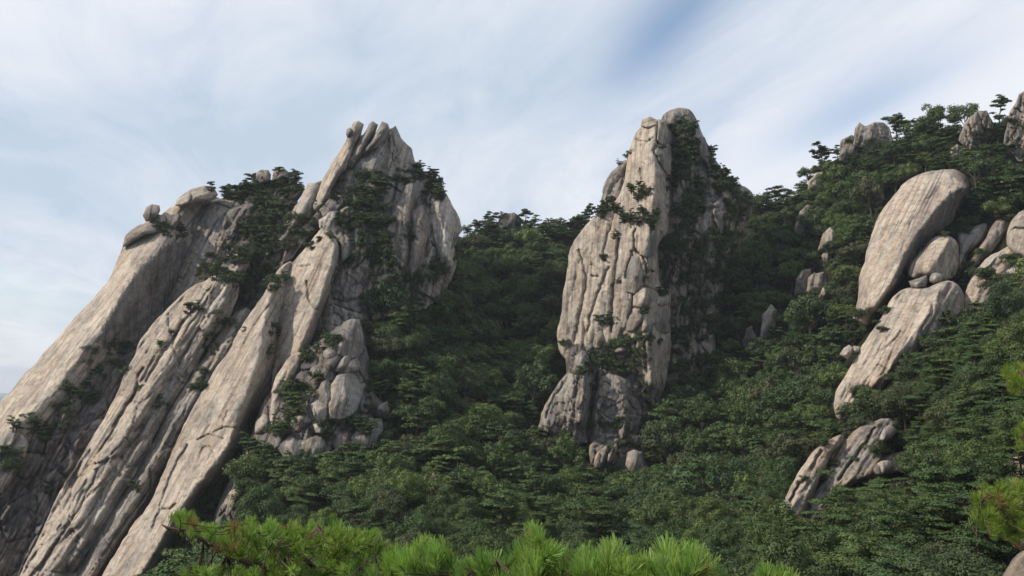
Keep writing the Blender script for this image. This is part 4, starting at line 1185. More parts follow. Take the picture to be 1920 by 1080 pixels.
# ================================================================== TREES
def tube(pts, rad, k=6):
    pts = np.asarray(pts, float)
    V, Fc = [], []
    for i, p in enumerate(pts):
        t = pts[min(i + 1, len(pts) - 1)] - pts[max(i - 1, 0)]
        t /= np.linalg.norm(t) + 1e-9
        a = np.cross(t, [0.3, 0.9, 0.1]); a /= np.linalg.norm(a) + 1e-9
        b = np.cross(t, a)
        for j in range(k):
            th = 2 * math.pi * j / k
            V.append(p + (a * math.cos(th) + b * math.sin(th)) * rad[i])
    for i in range(len(pts) - 1):
        for j in range(k):
            j2 = (j + 1) % k
            Fc.append((i * k + j, i * k + j2, (i + 1) * k + j2, (i + 1) * k + j))
    return np.array(V), np.array(Fc)


def join(parts):
    V, Fc, o = [], [], 0
    for v, f in parts:
        V.append(v); Fc.append(f + o); o += len(v)
    return np.concatenate(V), np.concatenate(Fc)


def cards(cent, nrm, size, rs, aspect=1.0, up=0.0, jit=.30):
    """one bent leafy card at each point: centre, facing, size"""
    n = len(cent)
    nrm = nrm + rs.normal(0, jit, (n, 3)); nrm /= np.linalg.norm(nrm, axis=1)[:, None] + 1e-9
    t = rs.normal(0, 1, (n, 3)); t[:, 2] += up
    t -= (t * nrm).sum(1)[:, None] * nrm; t /= np.linalg.norm(t, axis=1)[:, None] + 1e-9
    b = np.cross(nrm, t)
    s = (size * (.6 + .8 * rs.random(n)))[:, None]
    L = t * s * aspect; Wd = b * s * (.45 + .3 * rs.random(n))[:, None]
    v0 = cent - L * .5; v1 = cent + Wd * .6 + nrm * s * .12; v2 = cent + L * .6; v3 = cent - Wd * .6 + nrm * s * .12
    V = np.stack([v0, v1, v2, v3], 1).reshape(-1, 3)
    i = np.arange(n) * 4
    return V, np.stack([i, i + 1, i + 2, i + 3], 1)


def broadleaf(seed, ncard, size, R=3.0, H=7.0, clumps=22):
    rs = np.random.default_rng(seed)
    cz = H * .62
    C, RR = [], []
    for i in range(clumps):
        d = rs.normal(0, 1, 3); d[2] = abs(d[2]) * .9 - .25; d /= np.linalg.norm(d)
        q = .68 + .30 * rs.random()
        C.append(np.array([d[0] * R * q, d[1] * R * q, cz + d[2] * H * .36 * q * 1.1])); RR.append(R * (.20 + .17 * rs.random()))
    C.append(np.array([0, 0, cz])); RR.append(R * .55)
    C = np.array(C); RR = np.array(RR)
    w = RR ** 2; w /= w.sum()
    ci = rs.choice(len(C), ncard, p=w)
    d = rs.normal(0, 1, (ncard, 3)); d[:, 2] = np.where(d[:, 2] < -.5, -d[:, 2], d[:, 2]); d /= np.linalg.norm(d, axis=1)[:, None]
    rad = RR[ci] * (1 - .35 * rs.random(ncard) ** 2) * (1 + .18 * rs.normal(0, 1, ncard))
    P = C[ci] + d * rad[:, None] * np.array([1, 1, .9])
    crown = cards(P, d * 1.3 + np.array([0, 0, .1]), np.full(ncard, size), rs)
    tr = [tube([(0, 0, -1.2), (.1, .05, H * .2), (.05, .15, H * .42), (0, .1, H * .7)], [.26, .19, .14, .05])]
    for i in rs.choice(clumps, 7, replace=False):
        p = C[i]
        z0 = H * (.22 + .2 * rs.random())
        tr.append(tube([(.05, .1, z0), (p[0] * .5, p[1] * .5, z0 * .4 + p[2] * .6), tuple(p)], [.10, .07, .03], 4))
    return crown, join(tr)


def pine(seed, ncard, size, R=2.8, H=7.5, layers=7, spread=1.0, flat=.17, lean=0.0):
    rs = np.random.default_rng(seed)
    C, RR, FL = [], [], []
    tr = []
    lx, ly = lean * math.cos(seed), lean * math.sin(seed)
    bx = lambda z: (lx * (z / H) ** 2 * H + .25 * math.sin(z * .9 + seed), ly * (z / H) ** 2 * H + .2 * math.cos(z * .7 + seed), z)
    zs = np.linspace(-1.2, H * .95, 9)
    tr.append(tube([bx(z) for z in zs], np.linspace(.24, .04, 9), 6))
    for L_ in range(layers):
        f = L_ / (layers - 1)
        z = H * (.36 + .58 * f)
        rr = R * (.62 + .55 * f if f < .75 else 1.03 - 1.3 * (f - .75)) * (.8 + .3 * rs.random())
        k = 3 + int(rs.random() * 3)
        th0 = rs.random() * 6.28
        for j in range(k):
            th = th0 + 6.28 * j / k + rs.normal(0, .3)
            q = rr * (.35 + .5 * rs.random())
            b0 = bx(z - .45)
            c = np.array([b0[0] + math.cos(th) * q, b0[1] + math.sin(th) * q, z + rs.normal(0, .42)])
            C.append(c); RR.append(rr * (.24 + .38 * rs.random())); FL.append(flat)
            tr.append(tube([b0, (b0[0] * .5 + c[0] * .5, b0[1] * .5 + c[1] * .5, c[2] - .32), tuple(c - np.array([0, 0, .1]))], [.07, .05, .02], 4))
    C.append(np.array(bx(H * .97))); RR.append(R * .25); FL.append(.5)
    C = np.array(C); RR = np.array(RR) * spread; FL = np.array(FL)
    w = RR ** 2; w /= w.sum()
    ci = rs.choice(len(C), ncard, p=w)
    d = rs.normal(0, 1, (ncard, 3)); d /= np.linalg.norm(d, axis=1)[:, None]
    d[:, 2] = np.abs(d[:, 2])
    q = rs.random(ncard) ** .4
    P = C[ci] + d * (RR[ci] * q)[:, None] * np.stack([np.ones(ncard), np.ones(ncard), FL[ci] * 1.6], 1)
    # pads break up at their rims
    P += rs.normal(0, .09, (ncard, 3)) * np.array([1, 1, .5])
    out = d * np.array([.6, .6, .3]) + np.array([0, 0, .85])
    crown = cards(P, out, np.full(ncard, size), rs, 1.25)
    return crown, join(tr)


def shrub(seed, ncard, size, R=1.3, H=2.0):
    rs = np.random.default_rng(seed)
    k = 9
    C = np.stack([rs.normal(0, R * .5, k), rs.normal(0, R * .5, k), H * (.25 + .55 * rs.random(k))], 1)
    RR = R * (.3 + .28 * rs.random(k))
    ci = rs.integers(0, k, ncard)
    d = rs.normal(0, 1, (ncard, 3)); d[:, 2] = np.abs(d[:, 2]) - .3; d /= np.linalg.norm(d, axis=1)[:, None]
    P = C[ci] + d * (RR[ci] * (.6 + .5 * rs.random(ncard)))[:, None]
    crown = cards(P, d + np.array([0, 0, .3]), np.full(ncard, size), rs)
    tr = [tube([(0, 0, -.5), (c[0] * .4, c[1] * .4, c[2] * .5), tuple(c)], [.07, .05, .02], 4) for c in C[:5]]
    return crown, join(tr)


VAR = {}
def reg_var(kind, crown, trunk, cm, tm):
    a = make_mesh(kind + '_crown', crown[0], crown[1], cm)
    b = make_mesh(kind + '_trunk', trunk[0], trunk[1], tm, smooth=True)
    VAR.setdefault(kind, []).append((a, b))


for i in range(6):
    c, t = broadleaf(100 + i, 2800, .37, R=3.2 + .35 * (i % 3), H=6.8 + .8 * (i % 2), clumps=17 + 2 * i)
    reg_var('broadleaf_tree', c, t, M_BROAD, M_BARK)
for i in range(6):
    c, t = pine(200 + i, 2600, .33, R=2.5 + .35 * (i % 3), H=6.6 + .7 * (i % 2), layers=4 + i % 3, flat=.16 + .05 * (i % 2), lean=.1 * (i % 3))
    reg_var('pine_tree', c, t, M_PINE, M_PBARK)
for i in range(3):
    c, t = broadleaf(300 + i, 9000, .20, R=3.0, H=7.0, clumps=34)
    reg_var('near_broadleaf', c, t, M_BROAD, M_BARK)
for i in range(4):
    c, t = pine(400 + i, 9000, .20, R=3.1 + .2 * i, H=7.4, layers=5 + i % 2, flat=.12, lean=.05 * i)
    reg_var('near_pine', c, t, M_PINE, M_PBARK)
for i in range(4):
    c, t = shrub(500 + i, 850, .24, R=1.2 + .2 * i, H=1.8 + .3 * (i % 2))
    reg_var('shrub', c, t, M_SHRUB, M_BARK)
for i in range(4):     # stunted, wind-flattened pines of the ledges
    c, t = pine(600 + i, 1600, .25, R=2.0, H=3.0 + .4 * (i % 2), layers=3, flat=.16, lean=.35)
    reg_var('ledge_pine', c, t, M_PINE, M_PBARK)

ROOT = {}


def plant(kind, pos, scl, rot, label, group, cat='tree', name=None, tilt=(0, 0), squash=1.0, var=None):
    """an individual tree: an Empty at its foot with a trunk and a crown"""
    v = VAR[kind][random.randrange(len(VAR[kind])) if var is None else var]
    nm = name or {'near_broadleaf': 'broadleaf_tree', 'near_pine': 'pine_tree', 'ledge_pine': 'pine_tree'}.get(kind, kind)
    r = bpy.data.objects.new(nm, None)
    COL.objects.link(r)
    r.location = pos
    r.rotation_euler = (tilt[0], tilt[1], rot)
    r.scale = (scl, scl, scl * squash)
    r['label'] = label; r['category'] = cat
    if group:
        r['group'] = group
    for nm_, me in (('crown', v[0]), ('trunk', v[1])):
        o = bpy.data.objects.new(nm_ if kind != 'shrub' or nm_ == 'crown' else 'stem', me)
        COL.objects.link(o)
        o.parent = r
    return r


# ---- where the forest stands
TREES = []          # x,y,z, scale, px, py, D
cellmap = {}


def free_spot(p, r):
    k = tuple(int(math.floor(c / 6.0)) for c in p)
    for a in (-1, 0, 1):
        for b in (-1, 0, 1):
            for c in (-1, 0, 1):
                for q in cellmap.get((k[0] + a, k[1] + b, k[2] + c), ()):
                    if (q[0] - p[0]) ** 2 + (q[1] - p[1]) ** 2 + (q[2] - p[2]) ** 2 < min(r, q[3]) ** 2:
                        return False
    cellmap.setdefault(k, []).append((p[0], p[1], p[2], r))
    return True


NC = 52000
cu = RNG.uniform(-140, 2480, NC); ct = RNG.random(NC)
cr_ = np.interp(cu, RIDGE[:, 0], RIDGE[:, 1])
cv = cr_ + 1.0 + (1230 - cr_) * ct
nr_ = int(NC * .10)                       # extra along the skyline
cv[:nr_] = cr_[:nr_] + RNG.uniform(.5, 14, nr_)
CPOS = unproj(cu, cv, DT(cu, cv))
CD = DT(cu, cv)
zone = fbm(cu / 150, cv / 110, 4, 3)
for i in range(NC):
    p = CPOS[i]; D = CD[i]
    s = RNG.uniform(.75, 1.05) * (1 + .75 * RNG.random() ** 2.2) if D > 150 else RNG.uniform(.7, 1.25)
    if not free_spot(p, 4.0 * s + RNG.uniform(.2, 1.8)):
        continue
    h = 6.8 * s
    cpx, cpy, _ = proj(p + np.array([0, 0, h * .62]))
    tpx, tpy, _ = proj(p + np.array([0, 0, h * .95]))
    w = 2.2 * s / D * F * .55
    if on_rock(cpx, cpy) or on_rock(tpx, tpy) or on_rock(cpx - w, cpy) or on_rock(cpx + w, cpy):
        if on_rock(cu[i], cv[i]) or RNG.random() < .75:
            continue
    if in_clear(cpx, cpy) or in_clear(tpx, tpy) or in_clear(cpx - 1.5 * w, cpy) or in_clear(cpx + 1.5 * w, cpy):
        continue
    TREES.append((p[0], p[1], p[2], s, cpx, cpy, D, zone[i]))
print('forest trees', len(TREES))


def is_pine(px, py, D, z):
    q = .2
    if px > 1450 and py < 330:
        q = .75
    if px > 1380 and py > 600:
        q = .5 if px > 1500 else .3
    if px > 1650 and py > 560:
        q = .58
    ry = np.interp(px, RIDGE[:, 0], RIDGE[:, 1])
    if py < ry + 22:
        q = .85
    if 450 < px < 1100 and py > 850:
        q = .3
    return RNG.random() < q + z * .35


def region(px, py):
    ry = np.interp(px, RIDGE[:, 0], RIDGE[:, 1])
    if py < ry + 24:
        if px < 1110:
            return 'on the low skyline between massif and spire'
        return 'on the skyline of the right-hand ridge'
    if px < 1010:
        if py > 850:
            return 'in the valley below the massif'
        return 'in the gully between massif and spire'
    if px < 1250 and py > 800:
        return 'at the foot of the middle spire'
    if px < 1480:
        return 'in the hollow right of the middle spire'
    if py < 560:
        return 'on the slope above the egg-shaped dome'
    if py > 880 or px < 1620:
        return 'on the lowest slope under the broken slab'
    return 'on the right slope beside the long tan slab'


GREEN = {'pine_tree': 'dark pine with flat layered boughs', 'broadleaf_tree': 'rounded broadleaf tree with clumped green crown'}
cand = {'pine_tree': [], 'broadleaf_tree': []}
for t in TREES:
    k = 'pine_tree' if is_pine(t[4], t[5], t[6], t[7]) else 'broadleaf_tree'
    cand[k].append(t)
_ones = 'zeroth first second third fourth fifth sixth seventh eighth ninth tenth eleventh twelfth thirteenth fourteenth fifteenth sixteenth seventeenth eighteenth nineteenth'.split()
_tens = {2: ('twentieth', 'twenty'), 3: ('thirtieth', 'thirty'), 4: ('fortieth', 'forty'), 5: ('fiftieth', 'fifty'), 6: ('sixtieth', 'sixty'), 7: ('seventieth', 'seventy'), 8: ('eightieth', 'eighty'), 9: ('ninetieth', 'ninety')}
ORD = [_ones[k] if k < 20 else (_tens[k // 10][0] if k % 10 == 0 else _tens[k // 10][1] + '-' + _ones[k % 10]) for k in range(1, 100)]
LANDMARKS = [(1190, 870, "the faceted boulder at the spire's foot"), (812, 920, 'the tall pale standing rock'), (935, 607, 'the slender pale stone'), (950, 412, 'the little skyline rock'),
             (1440, 600, 'the small upright rock'), (1525, 535, 'the four-rock cluster'), (1508, 415, 'the leaning grey slab'), (1555, 447, 'the pale pointed rock'), (1530, 345, 'the tan outcrop ending the ridge'),
             (1595, 275, 'the broad skyline outcrop'), (1637, 250, 'the twin-topped outcrop'), (1832, 240, 'the blocky stacked outcrop'), (1792, 288, 'the squat grey rock'), (1920, 230, 'the corner pinnacle'),
             (1710, 400, 'the egg-shaped dome'), (1860, 450, 'the narrow grey slabs'), (1590, 655, 'the pair of pale stones'), (1660, 690, 'the long tan slab'), (1590, 870, 'the low broken slab'),
             (1890, 880, 'the small right-edge slab'), (1900, 1070, 'the corner boulder'), (850, 430, 'the massif summit wall'), (720, 830, 'the tumbled blocks'), (1040, 800, "the spire's left buttress"),
             (1230, 750, "the spire's long flake"), (1400, 370, "the knob behind the spire"), (1050, 560, "the spire's front pillar"), (780, 545, 'the small gully rock'),
             (440, 940, 'the pale rock strip'), (1000, 985, 'the tallest near pine shoot'), (640, 975, 'the olive near pine bough'), (1300, 1010, 'the rightmost near pine candles')]
RELS = ['right of', 'lower right of', 'below', 'lower left of', 'left of', 'upper left of', 'above', 'upper right of']
TOLABEL = []


def write_labels():
    groups = {}
    for ob_, k, sc_, x_, y_ in TOLABEL:
        lx, ly, ln = min(LANDMARKS, key=lambda q: (q[0] - x_) ** 2 + (q[1] - y_) ** 2)
        rel = RELS[int(round(math.atan2(y_ - ly, x_ - lx) / (math.pi / 4))) % 8]
        size = 'tall' if sc_ > 1.15 else ('mid-sized' if sc_ > .88 else 'short')
        groups.setdefault((k, size, rel, ln), []).append((math.hypot(lx - x_, ly - y_), ob_))
    for (k, size, rel, ln), L_ in groups.items():
        L_.sort(key=lambda q: q[0])
        kind = 'flat-layered pine' if k == 'pine_tree' else 'rounded broadleaf'
        for i, (_, ob_) in enumerate(L_):
            ob_['label'] = f'{size} {kind} {rel} {ln}' + ('' if len(L_) == 1 else (', nearest to it' if i == 0 else f', {ORD[i]} nearest'))


LIMIT = {'pine_tree': 210, 'broadleaf_tree': 295}
REST = []
for k in cand:
    vis = lambda t: t[3] / t[6] * (1 if (-20 < t[4] < 1940 and 100 < t[5] < 1075) else .01) * (1.0)
    L_ = sorted(cand[k], key=lambda t: -vis(t))
    for n_, t in enumerate(L_):
        near = t[6] < 170
        src = {'pine_tree': 'near_pine', 'broadleaf_tree': 'near_broadleaf'}[k] if near else k
        if n_ < LIMIT[k]:
            rg = region(t[4], t[5])
            ob_ = plant(src, t[:3], t[3], RNG.random() * 6.28, '', f'{GREEN[k].split(" with")[0]}s {rg}', tilt=(RNG.normal(0, .09), RNG.normal(0, .09)), squash=RNG.uniform(.8, 1.25))
            TOLABEL.append((ob_, k, t[3], t[4], t[5]))
        else:
            REST.append((k, near, t))
write_labels()
print('individual', sum(min(LIMIT[k], len(cand[k])) for k in cand), 'rest', len(REST))


def forest_stuff(name, items, label):
    """the uncountable remainder as one object: crowns and trunks set on points"""
    variants = []
    pts, vid, rot, scl = [], [], [], []
    keys = sorted({(k, n_) for k, n_, _ in items})
    table = {}
    for k, n_ in keys:
        src = {'pine_tree': 'near_pine', 'broadleaf_tree': 'near_broadleaf'}[k] if n_ else k
        table[(k, n_)] = list(range(len(variants), len(variants) + len(VAR[src])))
        variants += VAR[src]
    for k, n_, t in items:
        pts.append(t[:3]); vid.append(random.choice(table[(k, n_)]))
        rot.append((RNG.normal(0, .09), RNG.normal(0, .09), RNG.random() * 6.28))
        q = t[3]
        scl.append((q, q, q * RNG.uniform(.85, 1.15)))
    me = bpy.data.meshes.new(name)
    me.vertices.add(len(pts)); me.vertices.foreach_set('co', np.array(pts, np.float32).ravel())
    a = me.attributes.new('vid', 'INT', 'POINT'); a.data.foreach_set('value', np.array(vid, np.int32))
    a = me.attributes.new('rot', 'FLOAT_VECTOR', 'POINT'); a.data.foreach_set('vector', np.array(rot, np.float32).ravel())
    a = me.attributes.new('scl', 'FLOAT_VECTOR', 'POINT'); a.data.foreach_set('vector', np.array(scl, np.float32).ravel())
    o = link(name, me, label=label, kind='stuff')
    ng = bpy.data.node_groups.new(name, 'GeometryNodeTree')
    ng.interface.new_socket('Geometry', in_out='INPUT', socket_type='NodeSocketGeometry')
    ng.interface.new_socket('Geometry', in_out='OUTPUT', socket_type='NodeSocketGeometry')
    gi = ng.nodes.new('NodeGroupInput'); go = ng.nodes.new('NodeGroupOutput')
    jn = ng.nodes.new('GeometryNodeJoinGeometry')

    def attr(nm, typ):
        n = ng.nodes.new('GeometryNodeInputNamedAttribute'); n.data_type = typ
        n.inputs['Name'].default_value = nm
        return n.outputs[0]
    av, ar, as_ = attr('vid', 'INT'), attr('rot', 'FLOAT_VECTOR'), attr('scl', 'FLOAT_VECTOR')
    holders = {}
    for ob in COL.objects:
        if ob.type == 'MESH':
            holders.setdefault(ob.data.name, ob)
    for vi, (cm_, tm_) in enumerate(variants):
        cmp_ = ng.nodes.new('FunctionNodeCompare'); cmp_.data_type = 'INT'; cmp_.operation = 'EQUAL'
        ng.links.new(av, cmp_.inputs[2]); cmp_.inputs[3].default_value = vi
        j2 = ng.nodes.new('GeometryNodeJoinGeometry')
        ok = False
        for me_ in (cm_, tm_):
            h = holders.get(me_.name)
            if h is None:
                continue
            oi = ng.nodes.new('GeometryNodeObjectInfo'); oi.transform_space = 'ORIGINAL'
            oi.inputs['Object'].default_value = h
            ng.links.new(oi.outputs['Geometry'], j2.inputs[0]); ok = True
        if not ok:
            print('no holder for', cm_.name); continue
        ip = ng.nodes.new('GeometryNodeInstanceOnPoints')
        ng.links.new(gi.outputs[0], ip.inputs['Points'])
        ng.links.new(cmp_.outputs[0], ip.inputs['Selection'])
        ng.links.new(j2.outputs[0], ip.inputs['Instance'])
        ng.links.new(ar, ip.inputs['Rotation']); ng.links.new(as_, ip.inputs['Scale'])
        ng.links.new(ip.outputs[0], jn.inputs[0])
    ng.links.new(jn.outputs[0], go.inputs[0])
    md = o.modifiers.new('forest', 'NODES'); md.node_group = ng
    return o


